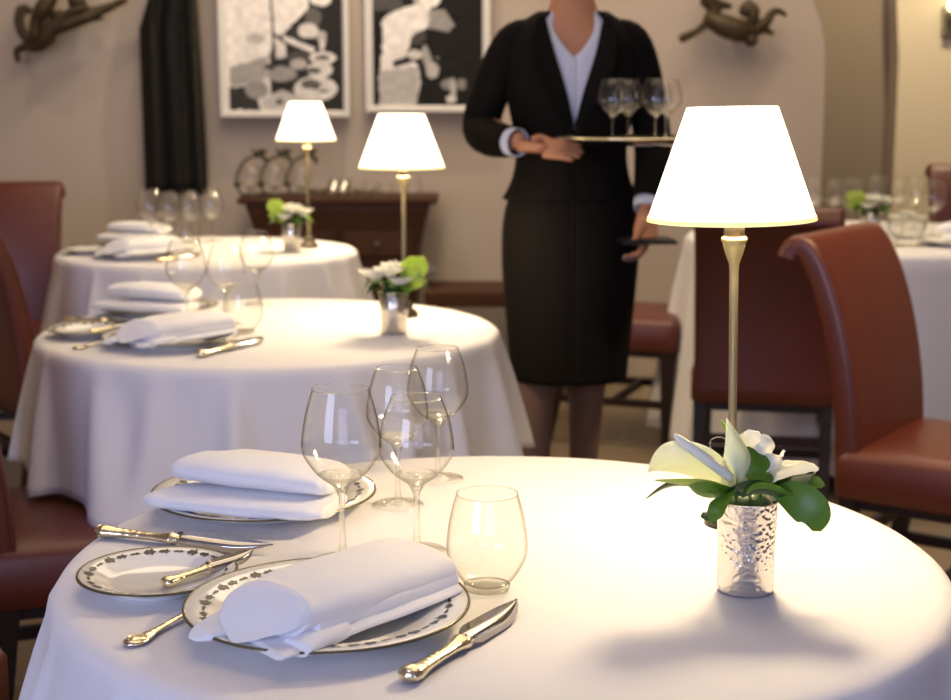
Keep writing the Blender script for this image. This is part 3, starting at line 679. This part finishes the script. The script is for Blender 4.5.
VM = make_flowers_far(3, 'silver cup with white blossoms and a lime spathe on the middle table'); VM.location = at(394, 333, .7507)
VB = make_flowers_far(9, 'silver cup of white and lime flowers on the farthest left table', False); VB.location = at(292, 251, .7507)

# ---- the right-hand table
def on(px, Y, z=.7507): v = atY(px, 200, Y); return Vector((v.x, Y, z))
for px, Y, src, lab in ((812, 5.42, g1, 'wine glass just right of the big lamp shade on the right-hand table'), (834, 5.62, g2, 'second wine glass from the left on the right-hand table'),
                        (852, 5.36, g1, 'third wine glass from the left, above the red chair back'), (876, 5.58, g1, 'wine glass behind the green leaves on the right-hand table'),
                        (900, 5.66, g2, 'wine glass behind the white flowers on the right-hand table'), (915, 5.46, g1, 'wine glass beside the white flowers on the right-hand table'),
                        (934, 5.24, g1, 'largest-looking wine glass on the right-hand table, before the far red chair')):
    dup(src, on(px, Y), 0, lab)
V3 = make_flowers_far(21, 'silver cup of green leaves and white flowers on the right-hand table', False); V3.location = on(872, 5.28); V3.scale = (1.3, 1.3, .95)
k = MB(); rnd = random.Random(4)       # glass bowl full of white blossoms
t = thing('flower_bowl', 'low glass bowl filled with white blossoms on the right-hand table', 'bowl of flowers', on(908, 5.14))
MB().lathe([(.0006, .002), (.04, .002), (.062, .03), (.066, .058), (.064, .058), (.060, .03), (.038, .005), (.0006, .005)], 40).build('bowl', 'bowl', t)
for j in range(8):
    a = j * .785; c_ = Vector((math.cos(a) * .042, math.sin(a) * .042, .062)) if j < 6 else Vector((.012 * (j - 6.5), 0, .078)); x = MB()
    for i in range(7):
        b_ = i * .9; d = Vector((math.cos(b_), math.sin(b_), .5)); x.petal([c_, c_ + d * .016, c_ + d * .026], [.003, .013, .006], (-math.sin(b_), math.cos(b_), 0), .4, ruffle=.001)
    x.build('blossom', 'white', t)
dup(PD, on(958, 4.92), .3, 'white plate at the front right edge of the right-hand table'); dup(n2, on(968, 4.94), .4, 'folded napkin at the right picture edge on the right-hand table')
dup(KN, on(893, 4.84), .15, 'knife beside the plate on the right-hand table', scale=(.9, 1, 1))
dup(TU, on(892, 4.98), 0, 'stemless tumbler near the front edge of the right-hand table')
dup(BP, on(846, 5.05), 0, 'bread plate behind the red chair back on the right-hand table')

# ------------------------------------------------------------------ sideboard, bench, glassware
t = thing('sideboard', 'low mahogany sideboard with flared sides under the two framed photographs', 'sideboard', (0, 0, 0))
x0, x1 = atY(245, 205, 6.25).x, atY(430, 205, 6.25).x; cxs = (x0 + x1) / 2; hw = (x1 - x0) / 2
k = MB(); k.rings([[Vector((cxs + sx * (hw - d), 6.25 + dy if sy < 0 else 6.56, z)) for sx, sy in ((-1, -1), (1, -1), (1, 1), (-1, 1))] for z, d, dy in
    ((.08, .085, .05), (.10, .075, .05), (.35, .06, .04), (.50, .058, .035), (.62, .042, .03), (.70, .026, .015), (.76, .008, 0), (.785, 0, 0))])
for f in k.bm.faces: f.smooth = False
k.build('body', 'wood', t)
MB().box((cxs, 6.40, .80), (2 * hw + .06, .34, .028)).build('top', 'wood', t, bevel=.008)
MB().box((cxs + .10, 6.275, .505), (.62, .05, .020)).build('shelf_rail', 'greystone', t, bevel=.003)
for s_ in (-1, 1):
    dd = MB().box((cxs + s_ * hw * .42, 6.268, .62), (hw * .74, .012, .10)).build('drawer', 'wood', t, bevel=.004)
    MB().ball((cxs + s_ * hw * .42, 6.252, .62), (.011, .011, .011)).build('knob', 'brass', dd)
    MB().box((cxs + s_ * (hw - .12), 6.33, .04), (.05, .05, .08)).build('foot', 'wood', t); MB().box((cxs + s_ * (hw - .12), 6.52, .04), (.05, .05, .08)).build('foot', 'wood', t)
for i, s_ in enumerate((-.5, .5)):
    MB().box((cxs + s_ * (hw - .06), 6.285, .30), (hw - .10, .02, .36)).build('door', 'wood', t, bevel=.004)
t = thing('bench', 'low dark brown bench against the wall right of the sideboard', 'bench', (.12, 6.35, 0))
MB().box((0, 0, .40), (.66, .34, .07)).build('seat', 'wood', t, bevel=.012)
for sx in (-1, 1):
    for sy in (-1, 1): MB().box((sx * .28, sy * .13, .1825), (.04, .04, .365)).build('leg', 'darkwood', t, bevel=.003)
def make_warmer(label):
    t = thing('brandy_warmer', label, 'glass warmer', group='brandy warmers on the sideboard')
    k = MB(); k.lathe([(.0005, 0), (.05, 0), (.05, .005), (.04, .008), (.0005, .009)], 28)
    k.tube(smooth([(-.045, 0, .008), (-.060, 0, .05), (-.052, 0, .10), (-.02, 0, .145), (.025, 0, .165), (.055, 0, .172)], 22), .005, 8)
    k.ball((-.058, 0, .045), (.016, .014, .012))
    k.build('cradle', 'darkbronze', t)
    x = MB(); x.petal([(.02, 0, .16), (.045, 0, .172), (.075, 0, .185)], [.006, .022, .003], (.2, .6, .8), .3); x.petal([(.035, 0, .165), (.06, 0, .15), (.068, 0, .125)], [.004, .014, .002], (.3, .6, .3), .3); x.petal([(.03, 0, .16), (.02, 0, .18), (.005, 0, .195)], [.004, .010, .001], (.5, .6, .3), .3)
    x.build('leaf_finial', 'darkbronze', t)
    k = MB(); k.lathe(smooth2([(.0006, .03), (.03, .036), (.046, .065), (.043, .095), (.030, .120)], 18), 32); k.build('glass_balloon', 'bowl', t)
    MB().lathe([(.0005, .009), (.02, .009), (.016, .022), (.007, .03), (.0005, .031)], 20).build('burner', 'glass', t)
    return t
ST = .8145
w0 = make_warmer('leftmost brandy warmer with curved arm and glass balloon on the sideboard'); w0.location = (atY(251, 190, 6.36).x, 6.36, ST)
dup(w0, (atY(275, 190, 6.40).x, 6.40, ST), .1, 'middle brandy warmer on the sideboard, its finial like a spread bird')
dup(w0, (atY(301, 190, 6.40).x, 6.40, ST), -.1, 'rightmost brandy warmer on the sideboard, half behind the lamp stem')
def make_votive(label):
    t = thing('votive_glass', label, 'candle glass', group='small glass cups on the sideboard')
    MB().lathe([(.0006, .001), (.022, .001), (.026, .05), (.0245, .05), (.020, .005), (.0006, .005)], 28).build('cup', 'bowl', t)
    MB().lathe([(.0006, .006), (.017, .006), (.017, .018), (.0006, .020)], 20).build('candle', 'candle', t)
    MB().ball((0, 0, .032), (.0045, .0045, .007), 10, 8).build('flame', 'flame', t)
    return t
v0 = make_votive('left front lit candle glass of the cluster on the sideboard'); v0.location = (atY(333, 190, 6.33).x, 6.33, ST)
dup(v0, (atY(343, 190, 6.33).x, 6.33, ST), 0, 'right front lit candle glass of the cluster on the sideboard')
dup(v0, (atY(335, 190, 6.42).x, 6.42, ST), 0, 'left rear lit candle glass of the cluster, raised a little higher in view', scale=(1, 1, 1.35))
dup(v0, (atY(345, 190, 6.42).x, 6.42, ST), 0, 'right rear lit candle glass of the cluster on the sideboard', scale=(1, 1, 1.35))
b0_ = thing('glass_dish', 'wide low glass dish left of the candle cluster on the sideboard', 'dish', (atY(318, 190, 6.44).x, 6.44, ST), group='glass dishes on the sideboard')
MB().lathe([(.0006, .002), (.03, .002), (.055, .022), (.058, .024), (.053, .024), (.028, .006), (.0006, .006)], 32).build('bowl', 'bowl', b0_)
MB().lathe([(.0006, 0), (.028, 0), (.03, .003), (.0006, .003)], 24).build('base', 'glass', b0_)
dup(b0_, (atY(364, 190, 6.40).x, 6.40, ST), 0, 'glass dish right of the candle cluster on the sideboard')
dup(TU, (atY(371, 190, 6.32).x, 6.32, ST), 0, 'small tumbler standing on the sideboard left of the middle lamp', scale=(.8, .8, .62), group='tumblers on the sideboard')
dup(TU, (atY(386, 190, 6.36).x, 6.36, ST), 0, 'small tumbler on the sideboard just left of the middle lamp stem', scale=(.8, .8, .55), group='tumblers on the sideboard')
dup(TU, (atY(413, 190, 6.38).x, 6.38, ST), 0, 'tumbler at the right end of the sideboard, right of the lamp stem', scale=(.95, .95, .8), group='tumblers on the sideboard')

# ------------------------------------------------------------------ framed photographs
def inpoly(x, y, P):
    c = False; j = len(P) - 1
    for i in range(len(P)):
        if (P[i][1] > y) != (P[j][1] > y) and x < (P[j][0] - P[i][0]) * (y - P[i][1]) / (P[j][1] - P[i][1]) + P[i][0]: c = not c
        j = i
    return c
def picture(px0, px1, pyb, label, base, shapes, W0, W1, HB, m0):
    """shapes in the 817x700 reading of the picture: ('e',cx,cy,rx,ry,g[,rot]) ('p',[...],g) ('r' ring)"""
    Yf = WY - .055; a = atY(px0, pyb, Yf); b_ = atY(px1, pyb, Yf); H = .80; W = b_.x - a.x
    t = thing('framed_photograph', label, 'picture', ((a.x + b_.x) / 2, Yf, a.z))
    k = MB(); fw = .020
    for cx, cz, sx, sz in ((0, fw / 2, W, fw), (0, H - fw / 2, W, fw), (-W / 2 + fw / 2, H / 2, fw, H - 2 * fw), (W / 2 - fw / 2, H / 2, fw, H - 2 * fw)):
        k.box((cx, .0, cz), (sx, .03, sz))
    k.build('frame', 'white_frame', t, bevel=.002)
    MB().box((0, .026, H / 2), (W - .01, .042, H - .01)).build('backing_box', 'white_frame', t)
    k = MB(); iw, ih = W - 2 * fw, H - 2 * fw; nx, nz = 104, 150; pad = m0 * iw
    V = [[k.bm.verts.new((-iw / 2 + iw * i / nx, .004, fw + ih * j / nz)) for i in range(nx + 1)] for j in range(nz + 1)]
    for j in range(nz):
        for i in range(nx): k.face([V[j][i], V[j][i + 1], V[j + 1][i + 1], V[j + 1][i]])
    o = k.build('print', 'print', t, recalc=False)
    ca = o.data.color_attributes.new('Col', 'FLOAT_COLOR', 'POINT'); scale = (W1 - W0) / W
    for idx, v in enumerate(o.data.vertices):
        x, z = v.co.x, v.co.z; u = W0 + (x + W / 2) * scale; y_ = HB - z * scale
        ex = min(x + iw / 2, iw / 2 - x, z - fw, H - fw - z)
        if ex < pad: g = .80
        else:
            wob = 6 * noise.noise(Vector((u / 30, y_ / 30, 1))); u2, y2 = u + wob, y_ + wob
            g = base(u, y_)
            for s_ in shapes:
                if s_[0] == 'e':
                    dx, dy = u2 - s_[1], y2 - s_[2]; ro = s_[6] if len(s_) > 6 else 0
                    dx, dy = dx * math.cos(ro) + dy * math.sin(ro), -dx * math.sin(ro) + dy * math.cos(ro)
                    if (dx / s_[3]) ** 2 + (dy / s_[4]) ** 2 < 1: g = s_[5]
                elif s_[0] == 'r':
                    d = math.hypot((u2 - s_[1]) / s_[3], (y2 - s_[2]) / s_[4])
                    if s_[6] < d < 1: g = s_[5]
                elif inpoly(u2, y2, s_[1]): g = s_[2]
            g *= 1.15 if g > .6 else 1
            g *= 1 + .22 * noise.noise(Vector((u / 45, y_ / 45, 5)))
        ca.data[idx].color = (g, g * .95, g * .88, 1)
    return t
S1 = [('p', [(70, -400), (330, -400), (340, 0), (345, 230), (330, 380), (220, 500), (80, 410)], .82), ('e', 245, 235, 60, 30, .58), ('p', [(90, 400), (330, 330), (300, 470), (100, 520)], .42),
      ('p', [(345, -200), (600, -200), (560, 60), (470, 150), (400, 220), (360, 200)], .85), ('e', 640, 10, 65, 35, .85), ('e', 590, 110, 50, 55, .16), ('e', 480, 200, 45, 40, .05), ('e', 560, 190, 60, 45, .72),
      ('p', [(360, 220), (430, 270), (430, 340), (370, 350)], .7), ('p', [(410, 210), (600, 290), (590, 320), (420, 250)], .78), ('e', 640, 225, 30, 35, .55), ('e', 640, 270, 16, 35, .7),
      ('e', 500, 340, 70, 35, .10), ('e', 500, 380, 50, 32, .50), ('e', 400, 440, 90, 45, .36), ('e', 645, 345, 78, 36, .72), ('e', 640, 345, 45, 15, .12),
      ('e', 625, 415, 75, 48, .72), ('e', 590, 420, 45, 18, .10), ('e', 600, 525, 130, 72, .70), ('e', 575, 500, 60, 30, .14), ('e', 645, 540, 30, 12, .08),
      ('p', [(90, 520), (230, 500), (270, 650), (80, 650)], .05), ('e', 250, 530, 70, 55, .35), ('p', [(280, 590), (400, 530), (560, 590), (560, 680), (270, 680)], .58), ('e', 385, 600, 25, 18, .1), ('e', 330, 400, 30, 20, .08)]
S2 = [('p', [(130, 130), (200, 80), (330, 40), (420, 30), (400, 170), (300, 230), (270, 320), (340, 400), (350, 500), (320, 640), (110, 640), (110, 430), (130, 300)], .80),
      ('p', [(115, 420), (340, 400), (340, 520), (320, 640), (105, 640)], .52), ('e', 370, -60, 80, 110, .55), ('e', 410, 20, 60, 40, .85), ('p', [(400, 80), (490, 70), (550, 160), (520, 200), (400, 180)], .34),
      ('p', [(180, 370), (290, 330), (340, 360), (200, 405)], .04), ('e', 320, 330, 45, 25, .62), ('e', 385, 340, 26, 65, .45, -.2), ('e', 420, 420, 40, 45, .52), ('e', 340, 235, 50, 35, .08, -.6),
      ('e', 510, 500, 40, 32, .30), ('e', 590, 500, 28, 35, .26), ('e', 540, 530, 18, 70, .50), ('e', 530, 585, 28, 24, .62), ('e', 445, 350, 22, 5, .25)]
picture(221, 350, 117, 'left framed black-and-white photograph of a cook over platters', lambda u, y: .035 if u > 330 else .75, S1, 35, 800, 690, .014)
picture(366, 490, 112, 'right framed black-and-white photograph of a cook in white against darkness', lambda u, y: .10 if y < 80 and u < 250 else .018, S2, 30, 757, 660, .020)

# ------------------------------------------------------------------ curtain and wall figures
t = thing('curtain', 'narrow dark brocade curtain hanging on the wall left of the photographs', 'curtain', (0, 0, 0))
k = MB(); xl, xr = atY(141, 100, 6.5).x, atY(205, 150, 6.5).x; rs = []
for j in range(30):
    z = .815 + (2.35 - .815) * j / 29; row = []
    L = xl + max(0, z - 1.50) * .34 - .004; Rr = xr - max(0, z - 1.0) * .035
    for i in range(60):
        u = i / 59; pl = math.sin(u * 2 * math.pi * 3.0 + .5) * .022 + .007 * math.sin(u * 30 + z * 2)
        row.append(Vector((L + (Rr - L) * u, 6.52 + pl, z + (.010 * math.sin(u * 19) if j == 0 else 0))))
    rs.append(row)
k.rings(rs, closed=False); k.build('drape', 'brocade', t, solid=.004)
MB().tube([(-1.50, 6.52, 2.37), (-1.08, 6.52, 2.37)], .012, 10).build('rod', 'darkbronze', t)
MB().box((-1.30, 6.56, 2.37), (.03, .09, .03)).build('bracket', 'darkbronze', t)
def figure(chains, balls, label, Y=6.50):
    k = MB()
    for pts, rad in chains:
        P = smooth([atY(a, b_, Y - d) for a, b_, d in pts], 14); r_ = smooth1([q_ * .0043 for q_ in rad], 14)
        k.tube(P, r_, 12)
        k.ball(P[0], r_[0] * 1.0, 12, 8); k.ball(P[-1], r_[-1] * 1.0, 12, 8)
    for a, b_, d, rx, rz in balls: k.ball(atY(a, b_, Y - d), (rx * .0043, .03, rz * .0043), 14, 10)
    a, b_, d = chains[0][0][2]
    k.tube([atY(a, b_, Y), atY(a, b_, WY + .01 - .011)], .02, 8)
    o = k.build('wall_figure', 'bronze'); return props(o, label, 'sculpture')
figure([([(24, 46, 0), (38, 46, .01), (46, 38, .02), (52, 28, .02), (70, 22, .02), (90, 15, .01)], (4, 6, 8, 9, 8, 7)),
        ([(18, 60, 0), (17, 51, 0), (24, 47, 0)], (3, 3.5, 4)), ([(90, 14, .01), (102, 10, 0), (112, 6, 0), (124, 0, 0)], (6, 5, 4, 3.5)),
        ([(21, 10, 0), (19, 22, 0), (24, 35, 0), (33, 40, 0)], (5, 5, 5, 5)), ([(35, 36, .02), (36, 22, .02), (44, 8, .02), (54, -8, .01)], (6, 6, 9, 6)),
        ([(88, 18, 0), (97, 18, 0), (104, 19, 0)], (5, 3, 1)), ([(60, 24, .04), (70, 12, .04), (86, 8, .03)], (4, 4, 4)), ([(28, 10, 0), (24, 8, 0), (20, 11, 0)], (4, 4, 3))],
       [(77, 2, .02, 9, 9), (47, 38, .02, 9, 8), (60, 18, .02, 10, 8)], 'crouching dark bronze figure on the wall at the top left')
figure([([(712, 20, .01), (724, 26, .02), (738, 30, .02), (752, 31, .01)], (9, 11, 11, 8)), ([(683, 38, 0), (697, 31, 0), (706, 24, 0), (714, 20, 0)], (4.5, 3.5, 4, 6)),
        ([(716, 18, .01), (713, 8, .01), (708, -3, .01), (706, -12, 0)], (7, 7, 8, 4)), ([(706, 2, 0), (718, 4, 0), (729, 6, 0)], (6, 5, 3)),
        ([(757, 28, 0), (767, 21, 0), (772, 13, 0), (779, 11, 0), (785, 15, 0)], (8, 5, 4, 3, 2)), ([(757, 28, 0), (766, 30, 0), (773, 34, 0)], (7, 4, 1.5)),
        ([(752, 20, .02), (754, 12, .02), (749, 6, .01)], (5, 6, 6)), ([(725, 30, .03), (735, 37, .03), (745, 38, .02)], (5, 4, 4))],
       [(751, 40, .02, 7, 7), (748, 10, .01, 9, 8)], 'flying dark bronze figure on the wall above and right of the big lamp')
t = thing('wall_sconce', 'small glowing wall lamp at the top right corner', 'wall lamp', (atY(948, 8, 7.44).x, 7.44, 0)); z_ = atY(948, 8, 7.44).z
MB().box((.02, .055, z_ - .06), (.05, .05, .14)).build('bracket', 'brass', t, bevel=.006); MB().lathe([(.012, z_ - .06), (.02, z_ - .03), (.014, z_ - .01)], 16, (.02, .0, 0), closed=True).build('cup', 'brass', t); MB().ball((.02, 0, z_ + .012), (.018, .018, .024)).build('bulb', 'bulb', t)

# ------------------------------------------------------------------ the waiter
WX, WYY = .235, 3.75
t = thing('person', 'standing waiter in black suit and pale blouse, holding a round tray of glasses', 'person', (WX, WYY, 0))
k = MB()
pts = [(0, 0, .93), (0, 0, 1.06), (0, -.008, 1.22), (0, 0, 1.355), (0, .008, 1.44), (0, -.008, 1.52), (-.142, .0, 1.362), (-.222, .03, 1.165), (-.125, -.15, 1.125),
       (.142, .0, 1.362), (.200, .03, 1.13), (.178, -.09, .955), (-.085, 0, .86), (-.085, -.02, .49), (-.082, .03, .11), (.08, .01, .86), (.05, .06, .50), (.045, .16, .13), (-.084, -.09, .035), (.045, .05, .035)]
ed = [(0, 1), (1, 2), (2, 3), (3, 4), (4, 5), (3, 6), (6, 7), (7, 8), (3, 9), (9, 10), (10, 11), (0, 12), (12, 13), (13, 14), (14, 18), (0, 15), (15, 16), (16, 17), (17, 19)]
rd = [(.13, .09), (.105, .08), (.125, .09), (.11, .07), .05, .047, .045, .036, .024, .045, .036, .024, .08, .050, .032, .08, .050, .032, (.032, .02), (.032, .02)]
k.skin(pts, ed, rd, 2)
def hand(base, dirv, palmn, side, curl, L=.085):
    """palm and five fingers; dirv along the fingers, palmn the way they curl, side towards the thumb"""
    B, D, N, S = Vector(base), Vector(dirv).normalized(), Vector(palmn).normalized(), Vector(side).normalized()
    k.skin([B - D * .012, B + D * .03, B + D * .075], [(0, 1), (1, 2)], [(.021, .016), (.032, .014), (.036, .013)], 2)
    for off, ln in ((.027, .070), (.009, .078), (-.009, .073), (-.026, .058)):
        p = B + D * .075 + S * off; c, s_ = math.cos(curl), math.sin(curl)
        d1 = D * math.cos(curl * .5) + N * math.sin(curl * .5); d2 = D * math.cos(curl * 1.2) + N * math.sin(curl * 1.2); d3 = D * math.cos(curl * 1.8) + N * math.sin(curl * 1.8)
        a = p + d1 * ln * .45; b2 = a + d2 * ln * .32; e = b2 + d3 * ln * .25
        k.skin([p - D * .02, p, a, b2, e], [(0, 1), (1, 2), (2, 3), (3, 4)], [.009, .0095, .0085, .008, .0068], 1)
    p = B + D * .02 + S * .024; a = p + (D * .5 + S * .7 + N * .1) * .035; b2 = a + (D * .85 + S * .25 + N * .45) * .030; e = b2 + (D * .8 + N * .5) * .022
    k.skin([p, a, b2, e], [(0, 1), (1, 2), (2, 3)], [.012, .011, .0095, .008], 1)
TZ = 1.128; TCX, TCY = .118, -.27
hand((-.125, -.15, 1.118), (.86, -.42, -.05), (.1, -.2, -.9), (.15, .75, .5), .10)
hand((.178, -.09, .955), (-.05, -.25, -.95), (-.9, -.2, .2), (-.2, -.95, .1), .9)
# head
hm = MB(); hm.ball((0, -.015, 1.625), (.074, .092, .108), 28, 20)
for v in hm.bm.verts:
    z = (v.co.z - 1.625) / .108
    if z < 0: v.co.x *= 1 - .30 * z * z; v.co.y = -.015 + (v.co.y + .015) * (1 - .12 * z * z) - .008 * z * z
    d = math.hypot(v.co.x / .016, (v.co.z - 1.612) / .030)
    if v.co.y < -.05 and d < 1.4: v.co.y -= .017 * math.exp(-d * d) * 1.2
    for sx in (-1, 1):
        d = math.hypot((v.co.x - sx * .030) / .017, (v.co.z - 1.633) / .012)
        if v.co.y < -.05: v.co.y += .007 * math.exp(-d * d)
me_ = bpy.data.meshes.new('h'); hm.bm.to_mesh(me_); hm.bm.free(); n0 = len(k.bm.faces); k.bm.from_mesh(me_); k.bm.faces.ensure_lookup_table()
for f in k.bm.faces[n0:]: f.smooth = True
for sx in (-1, 1): k.ball((sx * .074, -.005, 1.615), (.010, .018, .030), 12, 8)
k.tube([(0, -.100, 1.632), (0, -.112, 1.612), (0, -.118, 1.600), (0, -.106, 1.592)], [.007, .009, .012, .008], 10)
k.mi = 1
for f in k.bm.faces:                    # sheer tights on the legs
    c_ = f.calc_center_median()
    if c_.z < .86: f.material_index = 1
body = k.build('body', ['skin', 'tights'], t)
k = MB()
for sx in (-1, 1): k.ball((sx * .030, -.0935, 1.633), (.0125, .006, .0075), 14, 10)
k.mi = 1
for sx in (-1, 1): k.ball((sx * .030, -.0985, 1.633), (.0055, .003, .0055), 12, 8)
k.build('eyes', ['eyewhite', 'iris'], t)
k = MB(); k.tube([(-.022, -.0965, 1.572), (-.008, -.1035, 1.575), (0, -.104, 1.573), (.008, -.1035, 1.575), (.022, -.0965, 1.572)], [.002, .005, .005, .005, .002], 8); k.build('lips', 'lip', t)
k = MB(); k.ball((0, .005, 1.645), (.083, .098, .108), 28, 20)
bmesh.ops.delete(k.bm, geom=[v for v in k.bm.verts if v.co.y < -.045 and v.co.z < 1.685 or v.co.z < 1.565], context='VERTS')
k.ball((0, .105, 1.62), (.042, .036, .042)); k.tube([(-.034, -.1, 1.650), (-.03, -.104, 1.653), (-.016, -.107, 1.650)], .0022, 6); k.tube([(.034, -.1, 1.650), (.03, -.104, 1.653), (.016, -.107, 1.650)], .0022, 6)
k.build('hair', 'hair', t)
def garment(name, m, rs_, gap=None, n=64, parent=None, cap=False):
    k = MB(); S = smooth([Vector((a, b_, z)) for z, a, b_, c in rs_], 26); C = smooth([Vector((c, 0, z)) for z, a, b_, c in rs_], 26); rows = []
    for p, c in zip(S, C):
        g = gap(p.z) if gap else -.02; row = []
        for i in range(n + 1):
            th = -math.pi / 2 + g + (2 * math.pi - 2 * g) * i / n
            row.append(Vector((p.x * math.copysign(abs(math.cos(th)) ** .9, math.cos(th)), c.x + p.y * math.sin(th), p.z)))
        rows.append(row)
    k.rings(rows, closed=False); return k.build(name, m, parent or t, solid=.004)
TOR = [(.985, .168, .118, 0), (1.04, .142, .108, 0), (1.12, .135, .104, 0), (1.22, .155, .116, -.005), (1.30, .163, .112, 0), (1.36, .160, .094, 0), (1.405, .130, .072, .004), (1.435, .085, .064, .008)]
garment('jacket', 'black', TOR, lambda z: max(0, (z - 1.16)) * 2.4 if z > 1.16 else -.02)
garment('blouse', 'blouse', [(z, a - .012, b_ - .010, c) for z, a, b_, c in TOR[1:]], lambda z: max(0, (z - 1.325)) * 5 if z > 1.325 else -.02)
k = MB()                                # lapels
for sx in (-1, 1): k.petal([(sx * .004, -.112, 1.165), (sx * .040, -.124, 1.24), (sx * .072, -.112, 1.33), (sx * .078, -.068, 1.42)], [.004, .022, .026, .010], (sx, -.25, 0), .1, thick=.003)
k.build('lapel', 'black', t)
MB().ball((0, -.1095, 1.10), (.008, .004, .008), 12, 8).build('button', 'darkbronze', t)
garment('skirt', 'black', [(.535, .146, .130, .02), (.60, .150, .130, .015), (.72, .160, .130, .008), (.84, .168, .126, 0), (.94, .164, .118, 0), (1.02, .142, .104, 0), (1.05, .136, .10, 0)])
sl = MB(); sl.tube(smooth([(-.095, 0, 1.385), (-.142, .002, 1.362), (-.188, .012, 1.27), (-.222, .030, 1.165), (-.200, -.045, 1.135), (-.150, -.12, 1.128)], 26), smooth1([.034, .046, .047, .045, .043, .036], 26), 18, cap=False); sl.build('sleeve', 'black', t, solid=.003)
sl = MB(); sl.tube(smooth([(.095, 0, 1.385), (.142, .002, 1.362), (.178, .015, 1.26), (.202, .030, 1.13), (.196, -.03, 1.05), (.182, -.075, .985)], 26), smooth1([.034, .046, .047, .045, .042, .036], 26), 18, cap=False); sl.build('sleeve', 'black', t, solid=.003)
for a, b_ in (((-.158, -.108, 1.128), (-.134, -.140, 1.127)), ((.184, -.072, .990), (.180, -.084, .966))): MB().tube([a, b_], [.0335, .033], 18, cap=False).build('cuff', 'blouse', t, solid=.002)
for i, (x_, y_) in enumerate(((-.084, 0), (.045, .14))):
    k = MB(); k.skin([(x_, y_ + .045, .065), (x_, y_ - .02, .045), (x_, y_ - .09, .026), (x_, y_ - .13, .022)], [(0, 1), (1, 2), (2, 3)], [(.036, .034), (.038, .030), (.042, .024), (.028, .018)], 2); k.tube([(x_, y_ + .055, .05), (x_, y_ + .058, 0.001)], [.024, .014], 10); k.build('shoe', 'blackleather', t)
# what she carries
o = thing('serving_tray', 'round silver tray held at chest height by the waiter', 'tray', (WX + TCX, WYY + TCY, TZ))
MB().lathe([(.0005, 0), (.135, 0), (.160, .010), (.166, .013), (.168, .015), (.164, .016), (.158, .012), (.134, .003), (.0005, .003)], 64).build('dish', 'steel', o)
k = MB(); k.lathe([(.162, .0155), (.167, .0185), (.1705, .0155), (.167, .0135), (.162, .0155)], 64); k.build('beaded_rim', 'goldp', o)
for i, (dx, dy, lab) in enumerate(((-.045, -.05, 'front left glass on the tray carried by the waiter'), (.05, -.06, 'front right glass on the tray carried by the waiter'), (.085, .03, 'rightmost glass on the tray carried by the waiter'), (0, .055, 'rear glass on the tray carried by the waiter'))):
    dup(g2, (WX + TCX + dx, WYY + TCY + dy, TZ + .0035), 0, lab, 'glasses on the carried tray', scale=(.85, .85, .82))
o = thing('bill_folder', 'flat black folder held level at the waiter’s hip', 'folder', (WX + .165, WYY - .135, .893), .1)
MB().box((.01, 0, .0), (.13, .10, .008)).build('cover', 'blackleather', o, bevel=.003)
MB().box((.01, .0, .0062), (.12, .09, .004)).build('flap', 'blackleather', o, bevel=.0015)
